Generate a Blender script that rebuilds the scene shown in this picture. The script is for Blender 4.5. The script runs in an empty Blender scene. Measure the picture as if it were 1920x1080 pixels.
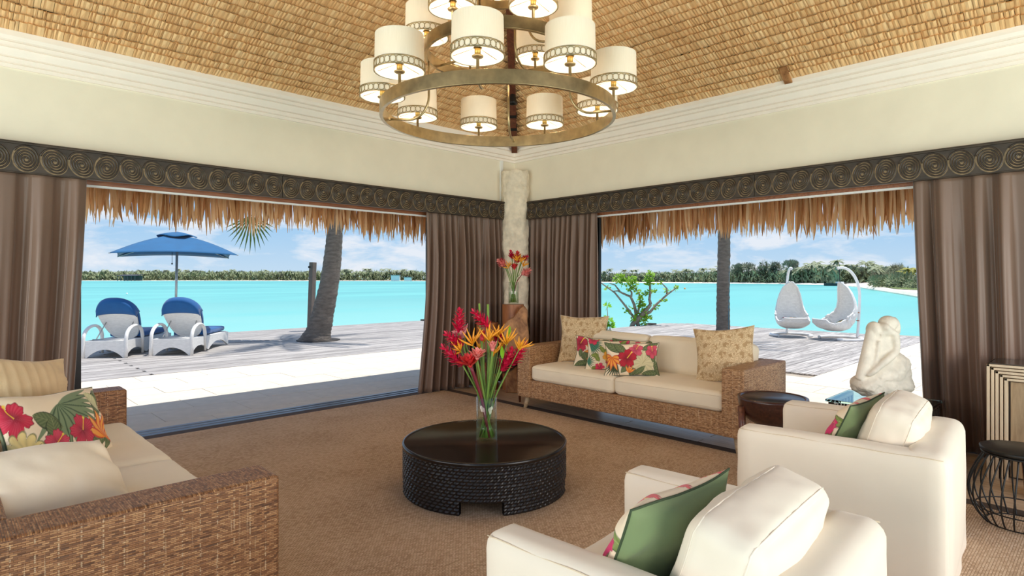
import bpy, bmesh, math, random
import numpy as np
from mathutils import Vector, Matrix, noise
random.seed(7); rng = np.random.default_rng(7)
PI = math.pi
scene = bpy.context.scene
COL = scene.collection

def C(r, g, b):
    def f(v):
        v /= 255.0
        return v / 12.92 if v <= .04045 else ((v + .055) / 1.055) ** 2.4
    return (f(r), f(g), f(b), 1.0)

# ------------------------------------------------------------------ camera
YAW = math.radians(45.6)
FWD = Vector((math.cos(YAW), math.sin(YAW), 0)); RGT = Vector((math.sin(YAW), -math.cos(YAW), 0))
cam_d = bpy.data.cameras.new('camera'); cam = bpy.data.objects.new('camera', cam_d); COL.objects.link(cam)
cam.location = (0, 0, 1.5); cam.rotation_euler = (PI / 2, 0, YAW - PI / 2)
cam_d.sensor_width = 36; cam_d.lens = 1115 / 1920 * 36; cam_d.shift_y = -18 / 1920
cam_d.clip_start = .05; cam_d.clip_end = 5000
scene.camera = cam

# ------------------------------------------------------------------ exposure, world, sun, area lights
scene.view_settings.view_transform = 'Standard'; scene.view_settings.look = 'None'
scene.view_settings.gamma = 1; scene.view_settings.exposure = 0.0; scene.view_settings.use_curve_mapping = False
scene.cycles.max_bounces = 16; scene.cycles.diffuse_bounces = 4; scene.cycles.glossy_bounces = 4
scene.cycles.transmission_bounces = 16; scene.cycles.transparent_max_bounces = 12
scene.cycles.caustics_reflective = False; scene.cycles.caustics_refractive = False
scene.cycles.use_denoising = True; scene.cycles.sample_clamp_indirect = 6

class G:
    def __init__(s, nt): s.nt = nt
    def n(s, t, outi=0, **kw):
        nd = s.nt.nodes.new(t)
        for k, v in kw.items():
            if k.startswith('_'): setattr(nd, k[1:], v); continue
            key = int(k[1:]) if k[0] == 'i' and k[1:].isdigit() else k.replace('__', ' ')
            s.put(nd.inputs[key], v)
        return nd.outputs[outi]
    def put(s, sock, v):
        if hasattr(v, 'is_output'): s.nt.links.new(v, sock)
        else: sock.default_value = v
    def mix(s, f, a, b, blend='MIX'):
        nd = s.nt.nodes.new('ShaderNodeMix'); nd.data_type = 'RGBA'; nd.blend_type = blend
        s.put(nd.inputs[0], f); s.put(nd.inputs[6], a); s.put(nd.inputs[7], b); return nd.outputs[2]
    def ramp(s, f, st):
        nd = s.nt.nodes.new('ShaderNodeValToRGB'); e = nd.color_ramp.elements
        while len(e) < len(st): e.new(.5)
        for i, (p, c) in enumerate(st):
            e[i].position = p; e[i].color = c if isinstance(c, tuple) else (c, c, c, 1)
        s.put(nd.inputs[0], f); return nd.outputs[0]
    def math(s, op, a, b=0.0, c=0.0):
        nd = s.nt.nodes.new('ShaderNodeMath'); nd.operation = op
        s.put(nd.inputs[0], a); s.put(nd.inputs[1], b); s.put(nd.inputs[2], c); return nd.outputs[0]
    def coord(s, w='Object', scale=(1, 1, 1), rot=(0, 0, 0)):
        tc = s.nt.nodes.new('ShaderNodeTexCoord'); mp = s.nt.nodes.new('ShaderNodeMapping')
        s.nt.links.new(tc.outputs[w], mp.inputs[0]); mp.inputs['Scale'].default_value = scale; mp.inputs['Rotation'].default_value = rot
        return mp.outputs[0]
    def noise(s, vec, scale, detail=3, rough=.55, out=0, dist=0):
        return s.n('ShaderNodeTexNoise', out, Vector=vec, Scale=scale, Detail=detail, Roughness=rough, Distortion=dist)
    def bump(s, h, strength=.3, dist=.01):
        return s.n('ShaderNodeBump', Height=h, Strength=strength, Distance=dist)

world = bpy.data.worlds.new('world'); scene.world = world; world.use_nodes = True
g = G(world.node_tree); bg = world.node_tree.nodes['Background']
wc = g.coord('Generated')
sx = world.node_tree.nodes.new('ShaderNodeSeparateXYZ'); world.node_tree.links.new(wc, sx.inputs[0])
grad = g.ramp(sx.outputs[2], [(0.0, C(204, 228, 248)), (.08, C(170, 212, 248)), (.35, C(120, 175, 235)), (1.0, C(80, 140, 215))])
wc2 = g.coord('Generated', scale=(1, 1, 3.2))
cl = g.noise(wc2, 9.5, 9, .6, dist=.3)
cl = g.ramp(cl, [(.45, 0.0), (.62, 1.0)])
g.put(bg.inputs[0], g.mix(g.math('MULTIPLY', cl, .8), grad, (0.93, 0.95, 1.0, 1)))
bg.inputs[1].default_value = 0.95

def light(name, kind, loc, energy, color=(1, 1, 1), rot=(0, 0, 0), **kw):
    d = bpy.data.lights.new(name, kind); d.energy = energy; d.color = color
    for k, v in kw.items(): setattr(d, k, v)
    o = bpy.data.objects.new(name, d); o.location = loc; o.rotation_euler = rot; COL.objects.link(o); return o
sv = Vector((.26, -.11, 1.0)).normalized()       # towards the sun
sun = light('sun', 'SUN', (10, -5, 20), 5.2, (1, .96, .9), angle=.009)
sun.rotation_euler = sv.to_track_quat('Z', 'Y').to_euler()
def aim(o, d): o.rotation_euler = Vector(d).to_track_quat('-Z', 'Y').to_euler()
# warm fill lamps added outside the open sides to brighten the room
a1 = light('fill_back', 'AREA', (2.9, -3.4, 1.5), 355, (1, .91, .81), shape='RECTANGLE', size=6.5, size_y=2.4); aim(a1, (.0, 1, .80))
a2 = light('fill_side', 'AREA', (-3.4, 2.9, 1.5), 310, (1, .91, .81), shape='RECTANGLE', size=6.5, size_y=2.4); aim(a2, (1, 0, .80))

# ------------------------------------------------------------------ geometry helpers
class MB:
    def __init__(s): s.v = []; s.f = []; s.uv = []; s.sm = []; s.mi = []
    def add(s, vs, fs, uvs=None, smooth=False, mat=0):
        b = len(s.v); s.v.extend([tuple(p) for p in vs])
        for i, f in enumerate(fs):
            s.f.append([b + k for k in f]); s.uv.append(uvs[i] if uvs else [(0, 0)] * len(f)); s.sm.append(smooth); s.mi.append(mat)
    def box(s, c, d, rz=0, mat=0, M=None, rx=0, ry=0, taper=1.0):
        hx, hy, hz = d[0] / 2, d[1] / 2, d[2] / 2
        P = [(-hx * taper if k < 4 else -hx, 0, 0) for k in range(0)]
        P = []
        for z in (-1, 1):
            t = taper if z < 0 else 1
            for x, y in ((-1, -1), (1, -1), (1, 1), (-1, 1)): P.append(Vector((x * hx * t, y * hy * t, z * hz)))
        F = [(0, 3, 2, 1), (4, 5, 6, 7), (0, 1, 5, 4), (1, 2, 6, 5), (2, 3, 7, 6), (3, 0, 4, 7)]
        U = []
        for fi, f in enumerate(F):
            ax = ((0, 1), (0, 1), (0, 2), (1, 2), (0, 2), (1, 2))[fi]
            U.append([(P[k][ax[0]], P[k][ax[1]]) for k in f])
        R = Matrix.Rotation(rz, 4, 'Z') @ Matrix.Rotation(ry, 4, 'Y') @ Matrix.Rotation(rx, 4, 'X')
        T = Matrix.Translation(c) @ R
        if M is not None: T = M @ T
        s.add([T @ p for p in P], F, U, False, mat)
    def tube(s, pts, r, n=8, closed=False, mat=0, cap=True, flat=1.0):
        pts = [Vector(p) for p in pts]; m = len(pts)
        rr = r if isinstance(r, (list, tuple)) else [r] * m
        vs = []; up = None; L = 0; Ls = []
        for i in range(m):
            a = pts[(i - 1) % m] if (closed or i > 0) else pts[i]; b = pts[(i + 1) % m] if (closed or i < m - 1) else pts[i]
            t = (b - a)
            t = t.normalized() if t.length > 1e-9 else Vector((0, 0, 1))
            if up is None:
                up = Vector((0, 0, 1)) if abs(t.z) < .9 else Vector((1, 0, 0))
            x = up - t * up.dot(t)
            if x.length < 1e-6: x = t.orthogonal()
            x.normalize(); y = t.cross(x); up = x
            if i: L += (pts[i] - pts[i - 1]).length
            Ls.append(L)
            for k in range(n):
                an = 2 * PI * k / n
                vs.append(pts[i] + x * (math.cos(an) * rr[i]) + y * (math.sin(an) * rr[i] * flat))
        fs = []; us = []
        for i in range(m if closed else m - 1):
            j = (i + 1) % m
            for k in range(n):
                k2 = (k + 1) % n; fs.append((i * n + k, i * n + k2, j * n + k2, j * n + k))
                us.append([(k / n, Ls[i]), ((k + 1) / n, Ls[i]), ((k + 1) / n, Ls[j]), (k / n, Ls[j])])
        s.add(vs, fs, us, True, mat)
        if cap and not closed:
            b = len(s.v) - len(vs)
            for st in (0, (m - 1) * n):
                idx = [b + st + k for k in range(n)]
                if st == 0: idx = idx[::-1]
                s.f.append(idx); s.uv.append([(0, 0)] * n); s.sm.append(False); s.mi.append(mat)
    def lathe(s, prof, n=32, c=(0, 0, 0), mat=0, smooth=True, sx=1, sy=1, a0=0, a1=2 * PI):
        full = abs(a1 - a0 - 2 * PI) < 1e-6; nn = n if full else n + 1
        vs = []; m = len(prof)
        for k in range(nn):
            an = a0 + (a1 - a0) * k / n
            for (r, z) in prof: vs.append((c[0] + r * math.cos(an) * sx, c[1] + r * math.sin(an) * sy, c[2] + z))
        fs = []; us = []
        for k in range(n):
            k2 = (k + 1) % nn
            for j in range(m - 1):
                fs.append((k * m + j, k2 * m + j, k2 * m + j + 1, k * m + j + 1))
                us.append([(k / n, prof[j][1]), ((k + 1) / n, prof[j][1]), ((k + 1) / n, prof[j + 1][1]), (k / n, prof[j + 1][1])])
        s.add(vs, fs, us, smooth, mat)
    def grid(s, fn, nu, nv, smooth=True, mat=0, wrap=False, flip=False):
        vs = [fn(i / nu, j / nv) for j in range(nv + 1) for i in range(nu + 1)]
        fs = []; us = []; w = nu + 1
        for j in range(nv):
            for i in range(nu):
                f = (j * w + i, j * w + i + 1, (j + 1) * w + i + 1, (j + 1) * w + i)
                u = [(i / nu, j / nv), ((i + 1) / nu, j / nv), ((i + 1) / nu, (j + 1) / nv), (i / nu, (j + 1) / nv)]
                fs.append(f[::-1] if flip else f); us.append(u[::-1] if flip else u)
        s.add(vs, fs, us, smooth, mat)
    def ball(s, c, r, n=12, m=8, mat=0):
        rx, ry, rz = r if isinstance(r, (tuple, list)) else (r, r, r)
        s.lathe([(max(1e-4, math.sin(PI * j / m)), -math.cos(PI * j / m) * rz) for j in range(m + 1)], n, c, mat, True, rx, ry)
    def mesh(s, name, mats):
        me = bpy.data.meshes.new(name); me.from_pydata(s.v, [], s.f)
        for m in (mats if isinstance(mats, (list, tuple)) else [mats]): me.materials.append(m)
        me.polygons.foreach_set('use_smooth', s.sm); me.polygons.foreach_set('material_index', s.mi)
        uvl = me.uv_layers.new(name='UVMap')
        flat = np.array([c for f in s.uv for p in f for c in p], dtype=np.float32)
        uvl.data.foreach_set('uv', flat); me.update(); return me
    def build(s, name, mats, parent=None, loc=None, rz=0, bevel=0, seg=2, subsurf=0):
        o = bpy.data.objects.new(name, s.mesh(name, mats)); COL.objects.link(o)
        if parent is not None: o.parent = parent
        if loc is not None: o.location = loc
        if rz: o.rotation_euler = (0, 0, rz)
        if bevel:
            b = o.modifiers.new('bevel', 'BEVEL'); b.width = bevel; b.segments = seg; b.limit_method = 'ANGLE'; b.harden_normals = False
            for p in o.data.polygons: p.use_smooth = True
            b.angle_limit = .6
            w = o.modifiers.new('wn', 'WEIGHTED_NORMAL')
        if subsurf:
            q = o.modifiers.new('sub', 'SUBSURF'); q.levels = q.render_levels = subsurf
        return o

def tag(o, label=None, cat=None, group=None, kind=None):
    if label: o['label'] = label
    if cat: o['category'] = cat
    if group: o['group'] = group
    if kind: o['kind'] = kind
    return o
def thing(name, label, cat, loc=(0, 0, 0), rz=0, group=None):
    o = bpy.data.objects.new(name, None); COL.objects.link(o); o.empty_display_size = .1
    o.location = loc; o.rotation_euler = (0, 0, rz); return tag(o, label, cat, group)
def inst(me, name, parent=None, loc=(0, 0, 0), rot=(0, 0, 0), sc=1):
    o = bpy.data.objects.new(name, me); COL.objects.link(o)
    if parent is not None: o.parent = parent
    o.location = loc; o.rotation_euler = rot; o.scale = (sc, sc, sc) if not isinstance(sc, tuple) else sc; return o
KIDS = {}
def dup(root, loc, rz, label=None, group=None):
    def cp(o, par):
        c = o.copy(); COL.objects.link(c)
        if par is not None: c.parent = par
        for ch in [q for q in bpy.data.objects if q.parent == o]: cp(ch, c)
        return c
    r = cp(root, None); r.location = loc; r.rotation_euler = (0, 0, rz)
    if label: r['label'] = label
    if group: r['group'] = group
    return r
def nz(x, y, z, s=1.0): return noise.noise(Vector((x * s, y * s, z * s)))

def soft_box(mb, d, r, puff=(0, 0, 0), n=14, c=(0, 0, 0), M=None, wr=.0, seed=0, mat=0):
    """rounded upholstery block: cube grid, rounded edges, each face pair puffed out"""
    h = Vector((d[0] / 2, d[1] / 2, d[2] / 2)); vid = {}; vs = []; fs = []; us = []
    def vmap(p):
        q = Vector((p[0] * h.x, p[1] * h.y, p[2] * h.z))
        inner = Vector([max(-(h[i] - r), min(h[i] - r, q[i])) for i in range(3)])
        dv = q - inner
        if dv.length > 1e-9:
            m = max(abs(dv[i]) for i in range(3)); q = inner + dv.normalized() * min(dv.length, r) * (1 if m >= r * .999 else m / r * 1.0)
        for i in range(3):
            a, b = (i + 1) % 3, (i + 2) % 3
            q[i] += puff[i] * p[i] * (1 - p[a] ** 2) * (1 - p[b] ** 2)
        if wr:
            e = wr * (noise.noise(q * 7 + Vector((seed, 0, 0))) + .6 * noise.noise(q * 16 + Vector((0, seed, 0))))
            q += q.normalized() * e
        q += Vector(c)
        return M @ q if M is not None else q
    def vert(p):
        k = (round(p[0], 5), round(p[1], 5), round(p[2], 5))
        if k not in vid: vid[k] = len(vs); vs.append(vmap(p))
        return vid[k]
    L = [max(-1, min(1, math.copysign(abs(-1 + 2 * i / n) ** .8, -1 + 2 * i / n))) for i in range(n + 1)]
    for ax in range(3):
        for sg in (-1, 1):
            for i in range(n):
                for j in range(n):
                    q = []; uvq = []
                    for (a, b) in ((i, j), (i + 1, j), (i + 1, j + 1), (i, j + 1)):
                        p = [0, 0, 0]; p[ax] = sg; p[(ax + 1) % 3] = L[a]; p[(ax + 2) % 3] = L[b]; q.append(vert(p))
                        uvq.append((L[a] * h[(ax + 1) % 3], L[b] * h[(ax + 2) % 3]))
                    if sg < 0: q = q[::-1]; uvq = uvq[::-1]
                    fs.append(q); us.append(uvq)
    mb.add(vs, fs, us, True, mat)
    return vmap

def seam_loop(mb, vmap, ax, lv, r, n=14):
    """cord following the upholstery surface round the block at level lv of axis ax"""
    a, b = (ax + 1) % 3, (ax + 2) % 3; pts = []
    E_ = .93
    for (s0, s1) in (((-1, -1), (1, -1)), ((1, -1), (1, 1)), ((1, 1), (-1, 1)), ((-1, 1), (-1, -1))):
        for i in range(n):
            k = -E_ + 2 * E_ * i / (n - 1) ; p = [0, 0, 0]; p[ax] = lv
            mx = [(s0[0] + s1[0]) / 2, (s0[1] + s1[1]) / 2]; dx = [(s1[0] - s0[0]) / 2, (s1[1] - s0[1]) / 2]
            p[a] = mx[0] + dx[0] * k; p[b] = mx[1] + dx[1] * k; pts.append(vmap(p))
    mb.tube(pts, r, 5, closed=True)
# ------------------------------------------------------------------ materials
def newmat(name):
    m = bpy.data.materials.new(name); m.use_nodes = True
    return m, G(m.node_tree), m.node_tree.nodes['Principled BSDF']
def plain(name, col, rough=.6, metal=0, spec=.5, var=.12, vs=6, bump=0, bs=60, coord='Object', stretch=(1, 1, 1), sheen=0, trans=0, dist=.004, coat=0):
    m, g, b = newmat(name); v = g.coord(coord, scale=stretch)
    nn = g.noise(v, vs, 4)
    d = tuple(c * (1 - var) for c in col[:3]) + (1,); l = tuple(min(1, c * (1 + var)) for c in col[:3]) + (1,)
    g.put(b.inputs['Base Color'], g.ramp(nn, [(.3, d), (.7, l)]))
    b.inputs['Roughness'].default_value = rough; b.inputs['Metallic'].default_value = metal; b.inputs['Specular IOR Level'].default_value = spec
    if bump: g.put(b.inputs['Normal'], g.bump(g.noise(v, bs, 3), bump, dist))
    if sheen: b.inputs['Sheen Weight'].default_value = sheen
    if coat: b.inputs['Coat Weight'].default_value = coat; b.inputs['Coat Roughness'].default_value = .15
    if trans:
        tr = g.n('ShaderNodeBsdfTranslucent', Color=col); mx = g.n('ShaderNodeMixShader', Fac=trans, i1=b.outputs[0], i2=tr)
        g.put(m.node_tree.nodes['Material Output'].inputs[0], mx)
    return m
def wood(name, c1, c2, rough=.5, scale=4, stretch=(1, 12, 12), bump=.15, rnd=0.0, coat=0, coord='Object'):
    m, g, b = newmat(name); v = g.coord(coord, scale=stretch)
    if rnd:
        oi = m.node_tree.nodes.new('ShaderNodeObjectInfo'); av = m.node_tree.nodes.new('ShaderNodeVectorMath')
        g.put(av.inputs[0], v); cx = g.n('ShaderNodeCombineXYZ', X=g.math('MULTIPLY', oi.outputs['Random'], 37.0), Y=g.math('MULTIPLY', oi.outputs['Random'], 91.0)); g.put(av.inputs[1], cx); v = av.outputs[0]
    nn = g.noise(v, scale, 6, .6, dist=.6)
    col = g.ramp(nn, [(.32, c1), (.68, c2)])
    if rnd:
        f = g.math('MULTIPLY_ADD', oi.outputs['Random'], rnd, 1 - rnd / 2); col = g.mix(1.0, col, g.n('ShaderNodeCombineColor', Red=f, Green=f, Blue=f), 'MULTIPLY')
    g.put(b.inputs['Base Color'], col); b.inputs['Roughness'].default_value = rough
    g.put(b.inputs['Normal'], g.bump(nn, bump, .004))
    if coat: b.inputs['Coat Weight'].default_value = coat; b.inputs['Coat Roughness'].default_value = .2
    return m
def weave(name, cols, gap, bw=.019, rh=.0062, rough=.45, bump=.6, spec=.5):
    m, g, b = newmat(name); v = g.coord('UV')
    br = m.node_tree.nodes.new('ShaderNodeTexBrick'); g.put(br.inputs['Vector'], v)
    for k, x in dict(Scale=1.0, Mortar__Size=.0009, Mortar__Smooth=.6, Bias=0.0, Brick__Width=bw, Row__Height=rh).items(): br.inputs[k.replace('__', ' ')].default_value = x
    br.offset = .5; br.inputs['Color1'].default_value = (0, 0, 0, 1); br.inputs['Color2'].default_value = (1, 1, 1, 1); br.inputs['Mortar'].default_value = (.5, .5, .5, 1)
    st = g.noise(g.coord('UV', scale=(1.2, 60, 1)), 3.0, 4)
    st2 = g.noise(g.coord('UV', scale=(50, 2, 1)), 2.0, 3)
    f = g.math('ADD', g.math('MULTIPLY', br.outputs['Color'], .34), g.math('MULTIPLY', st, .68))
    col = g.ramp(f, [(.30, cols[0]), (.5, cols[1]), (.72, cols[2])])
    col = g.mix(g.ramp(st2, [(.62, 0.0), (.70, .55)]), col, cols[3])
    su = m.node_tree.nodes.new('ShaderNodeSeparateXYZ'); g.put(su.inputs[0], v)
    ln_ = g.math('MULTIPLY', g.math('LESS_THAN', g.math('FRACT', g.math('DIVIDE', su.outputs[0], .058)), .075), g.math('GREATER_THAN', g.noise(g.coord('UV', scale=(18, 70, 1)), 1, 1), .52))
    col = g.mix(g.math('MULTIPLY', ln_, .6), col, cols[3])
    col = g.mix(g.math('MULTIPLY', br.outputs['Fac'], .55), col, gap)
    g.put(b.inputs['Base Color'], col); b.inputs['Roughness'].default_value = rough; b.inputs['Specular IOR Level'].default_value = spec
    hb = g.math('SUBTRACT', 1.0, br.outputs['Fac'])
    g.put(b.inputs['Normal'], g.bump(g.math('ADD', hb, g.math('MULTIPLY', st, .8)), bump, .004)); return m
def leafmat(name, c1, c2, c3, rough=.6, streak=(90, 3, 1), trans=.0, rw=.55):
    m, g, b = newmat(name); geo = m.node_tree.nodes.new('ShaderNodeNewGeometry'); oi = m.node_tree.nodes.new('ShaderNodeObjectInfo')
    r = g.math('FRACT', g.math('ADD', geo.outputs['Random Per Island'], g.math('MULTIPLY', oi.outputs['Random'], 3.7)))
    nn = g.noise(g.coord('UV', scale=streak), 1.0, 4)
    f = g.math('ADD', g.math('MULTIPLY_ADD', r, rw, (.55 - rw) / 2), g.math('MULTIPLY', nn, .5))
    col = g.ramp(f, [(.2, c1), (.5, c2), (.82, c3)]); g.put(b.inputs['Base Color'], col); b.inputs['Roughness'].default_value = rough
    g.put(b.inputs['Normal'], g.bump(nn, .35, .004))
    b.inputs['Specular IOR Level'].default_value = .3
    if trans:
        tr = g.n('ShaderNodeBsdfTranslucent', Color=col); mx = g.n('ShaderNodeMixShader', Fac=trans, i1=b.outputs[0], i2=tr)
        g.put(m.node_tree.nodes['Material Output'].inputs[0], mx)
    return m
def glassmat(name, tint=(1, 1, 1, 1), rough=0.0, ior=1.45):
    m, g, b = newmat(name); b.inputs['Base Color'].default_value = tint; b.inputs['Transmission Weight'].default_value = 1
    b.inputs['Roughness'].default_value = rough; b.inputs['IOR'].default_value = ior; return m
def emis(name, col, st):
    m, g, b = newmat(name); b.inputs['Emission Color'].default_value = col; b.inputs['Emission Strength'].default_value = st; b.inputs['Base Color'].default_value = col; return m
def printed(name, rough=.8):
    m, g, b = newmat(name); at = g.n('ShaderNodeAttribute', _attribute_name='Col')
    g.put(b.inputs['Base Color'], at); b.inputs['Roughness'].default_value = rough; b.inputs['Sheen Weight'].default_value = .15
    g.put(b.inputs['Normal'], g.bump(g.noise(g.coord('Object'), 350, 2), .12, .002)); return m

MAT = {}
MAT['wall'] = plain('cream_plaster', C(240, 229, 208), .85, var=.03, vs=3, bump=.08, bs=18, spec=.2)
MAT['cornice'] = plain('white_moulding', C(252, 240, 228), .6, var=.02, spec=.3)
MAT['thatch'] = leafmat('pandanus_shingle', C(182, 134, 86), C(230, 184, 130), C(248, 216, 168), .5, streak=(160, 4, 1), rw=.24)
MAT['thatch_back'] = plain('thatch_backing', C(110, 74, 38), .9, var=.2, vs=30)
MAT['fringe'] = leafmat('dry_leaf_fringe', C(164, 114, 72), C(226, 174, 122), C(248, 218, 178), .6, trans=.45)
MAT['hip'] = wood('hip_timber', C(70, 34, 20), C(112, 60, 38), .5)
MAT['carved'] = plain('carved_dark_wood', C(60, 49, 39), .5, var=.4, vs=9, bump=.4, bs=40)
MAT['spiral'] = plain('carved_spiral_wood', C(58, 47, 38), .34, var=.5, vs=30, bump=.3, bs=60)
MAT['medallion'] = plain('rubbed_gilt_wood', C(132, 110, 80), .5, var=.55, vs=22, bump=.3, bs=60)
MAT['frame'] = wood('door_head_wood', C(120, 66, 40), C(168, 104, 66), .45)
MAT['white'] = plain('white_paint', C(236, 234, 230), .5, var=.02)
MAT['curtain'] = plain('taupe_satin', C(120, 94, 78), .40, var=.02, vs=3, spec=.45, sheen=.25, bump=.05, bs=400)
MAT['lining'] = plain('curtain_lining', C(170, 164, 152), .8)
MAT['darkmetal'] = plain('dark_bronze_aluminium', C(40, 40, 42), .35, metal=.6, var=.08)
MAT['sill'] = plain('sill_aluminium', C(112, 122, 136), .32, metal=.6, var=.05)
MAT['stone'] = plain('coral_plaster', C(226, 212, 190), .9, var=.16, vs=11, bump=.6, bs=34, dist=.012)
MAT['floorwood'] = wood('floor_oak', C(178, 150, 122), C(214, 190, 162), .28, 3, (14, 1, 14), .05, rnd=.14)
MAT['slab'] = plain('floor_slab', C(90, 74, 60), .8)
MAT['border'] = plain('carpet_border', C(74, 60, 52), .9, var=.1, vs=200)
def carpet():
    m, g, b = newmat('sisal_carpet')
    br = m.node_tree.nodes.new('ShaderNodeTexBrick'); g.put(br.inputs['Vector'], g.coord('Object'))
    for k, x in {'Scale': 1.0, 'Mortar Size': .0022, 'Mortar Smooth': .8, 'Brick Width': .021, 'Row Height': .0125, 'Bias': 0.0}.items(): br.inputs[k].default_value = x
    br.inputs['Color1'].default_value = (.2, .2, .2, 1); br.inputs['Color2'].default_value = (.9, .9, .9, 1); br.inputs['Mortar'].default_value = (0, 0, 0, 1)
    f = g.math('ADD', g.math('MULTIPLY', br.outputs['Color'], .55), g.math('MULTIPLY', g.noise(g.coord('Object'), 1.6, 3), .45))
    g.put(b.inputs['Base Color'], g.ramp(f, [(.1, C(150, 120, 92)), (.5, C(208, 178, 148)), (.9, C(228, 204, 178))]))
    b.inputs['Roughness'].default_value = .95; b.inputs['Specular IOR Level'].default_value = .15
    g.put(b.inputs['Normal'], g.bump(g.math('SUBTRACT', 1.0, br.outputs['Fac']), .8, .004)); return m
MAT['carpet'] = carpet()
MAT['wicker'] = weave('brown_wicker', (C(86, 52, 30), C(146, 96, 58), C(190, 142, 96), C(214, 184, 146)), C(58, 34, 20))
MAT['wicker_light'] = weave('honey_wicker', (C(112, 74, 44), C(176, 130, 88), C(216, 176, 132), C(236, 212, 178)), C(84, 52, 30))
MAT['rattan_white'] = weave('white_rattan', (C(226, 224, 220), C(234, 232, 228), C(242, 240, 236), C(240, 238, 234)), C(196, 194, 190), bw=.05, rh=.016, rough=.5, bump=.12)
MAT['cream'] = plain('cream_cotton', C(243, 229, 203), .85, var=.025, vs=4, sheen=.2, bump=.14, bs=14, spec=.2, dist=.012)
MAT['creamwhite'] = plain('ivory_slipcover', C(243, 231, 211), .85, var=.02, vs=4, sheen=.2, bump=.16, bs=9, spec=.2, dist=.012)
MAT['piping'] = plain('cream_piping', C(226, 208, 178), .85, var=.03)
MAT['beige'] = plain('beige_linen', C(226, 198, 156), .9, var=.06, vs=8, bump=.25, bs=120, sheen=.2)
MAT['print'] = printed('printed_cotton')
MAT['greenpipe'] = plain('green_piping', C(62, 78, 52), .8)
MAT['legwood'] = wood('pale_leg_wood', C(170, 142, 108), C(206, 180, 144), .5)
MAT['black_table'] = plain('ebonised_wood', C(24, 18, 16), .22, var=.25, vs=9, spec=.5, bump=.05, bs=8)
MAT['black_carved'] = plain('ebonised_carving', C(22, 16, 14), .36, var=.3, vs=12)
MAT['bowl'] = wood('dark_mahogany', C(40, 18, 13), C(74, 38, 26), .32, coat=.3)
MAT['leg_mahogany'] = wood('mahogany_leg', C(78, 40, 26), C(120, 68, 44), .35)
MAT['tray'] = plain('black_tray', C(34, 34, 38), .3, var=.1)
MAT['black_metal'] = plain('black_powder_coat', C(20, 19, 19), .4, var=.1)
MAT['brass'] = plain('aged_brass', C(178, 156, 116), .3, metal=.85, var=.2, vs=14)
MAT['socket'] = plain('polished_brass', C(214, 176, 100), .3, metal=.8, var=.1)
def linen():
    m, g, b = newmat('linen_shade'); v = g.coord('Object')
    th = g.noise(g.coord('UV', scale=(700, 8, 1)), 1, 2)
    col = g.ramp(th, [(.3, C(238, 228, 212)), (.7, C(250, 243, 230))]); g.put(b.inputs['Base Color'], col); b.inputs['Roughness'].default_value = .9
    tr = g.n('ShaderNodeBsdfTranslucent', Color=C(250, 238, 214)); mx = g.n('ShaderNodeMixShader', Fac=.3, i1=b.outputs[0], i2=tr)
    g.put(m.node_tree.nodes['Material Output'].inputs[0], mx); return m
MAT['linen'] = linen()
MAT['bulb'] = emis('warm_bulb', (1, .82, .55, 1), 12)
def thinglass(name, tint, spec=1.0):
    m, g, b = newmat(name); lw = m.node_tree.nodes.new('ShaderNodeLayerWeight'); lw.inputs[0].default_value = .28
    tr = g.n('ShaderNodeBsdfTransparent', Color=tint); gl = g.n('ShaderNodeBsdfGlossy', Color=(1, 1, 1, 1), Roughness=.02)
    f = g.math('MULTIPLY_ADD', lw.outputs['Facing'], .30 * spec, .03 * spec)
    g.put(m.node_tree.nodes['Material Output'].inputs[0], g.n('ShaderNodeMixShader', Fac=f, i1=tr, i2=gl)); return m
MAT['glass'] = thinglass('clear_glass', (.95, .98, .96, 1))
MAT['water_vase'] = thinglass('vase_water', (.90, .95, .88, 1), .6)
MAT['green_glass'] = glassmat('green_edge_glass', (.62, .93, .84, 1))
MAT['stem'] = plain('green_stem', C(112, 146, 62), .5, var=.2)
MAT['redstem'] = plain('dark_red_stem', C(120, 36, 50), .5, var=.2)
MAT['ginger'] = plain('red_ginger_bract', C(212, 26, 72), .4, var=.2, vs=30, trans=.15)
MAT['heliconia'] = plain('orange_heliconia', C(248, 168, 40), .4, var=.12, vs=20, trans=.15)
MAT['pink'] = plain('pink_torch', C(244, 150, 142), .45, var=.12, vs=20, trans=.15)
MAT['redtorch'] = plain('red_torch', C(222, 60, 62), .45, var=.15, vs=20, trans=.1)
MAT['palepink'] = plain('pale_pink_ginger', C(246, 176, 184), .45, var=.12, trans=.15)
MAT['leaf'] = plain('fresh_leaf', C(134, 194, 44), .4, var=.15, trans=.25)
MAT['stump'] = wood('stump_wood', C(126, 72, 40), C(180, 116, 72), .45, 3, (8, 8, 1))
MAT['burl'] = wood('burl_slab', C(120, 74, 42), C(206, 150, 98), .5, 5, (2, 2, 1.5))
MAT['statue'] = plain('carved_limestone', C(236, 228, 212), .85, var=.14, vs=9, bump=.6, bs=30, spec=.2, dist=.008)
MAT['console_light'] = wood('limed_oak', C(214, 190, 160), C(228, 206, 176), .5, 3, (6, 6, 1.5), .05)
MAT['console_panel'] = wood('washed_oak_panel', C(150, 124, 94), C(186, 160, 126), .5, 3, (10, 10, 1.2))
MAT['console_gap'] = plain('console_groove', C(112, 70, 46), .6)
MAT['console_top'] = plain('dark_stone_top', C(62, 56, 50), .18, var=.2)
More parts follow.
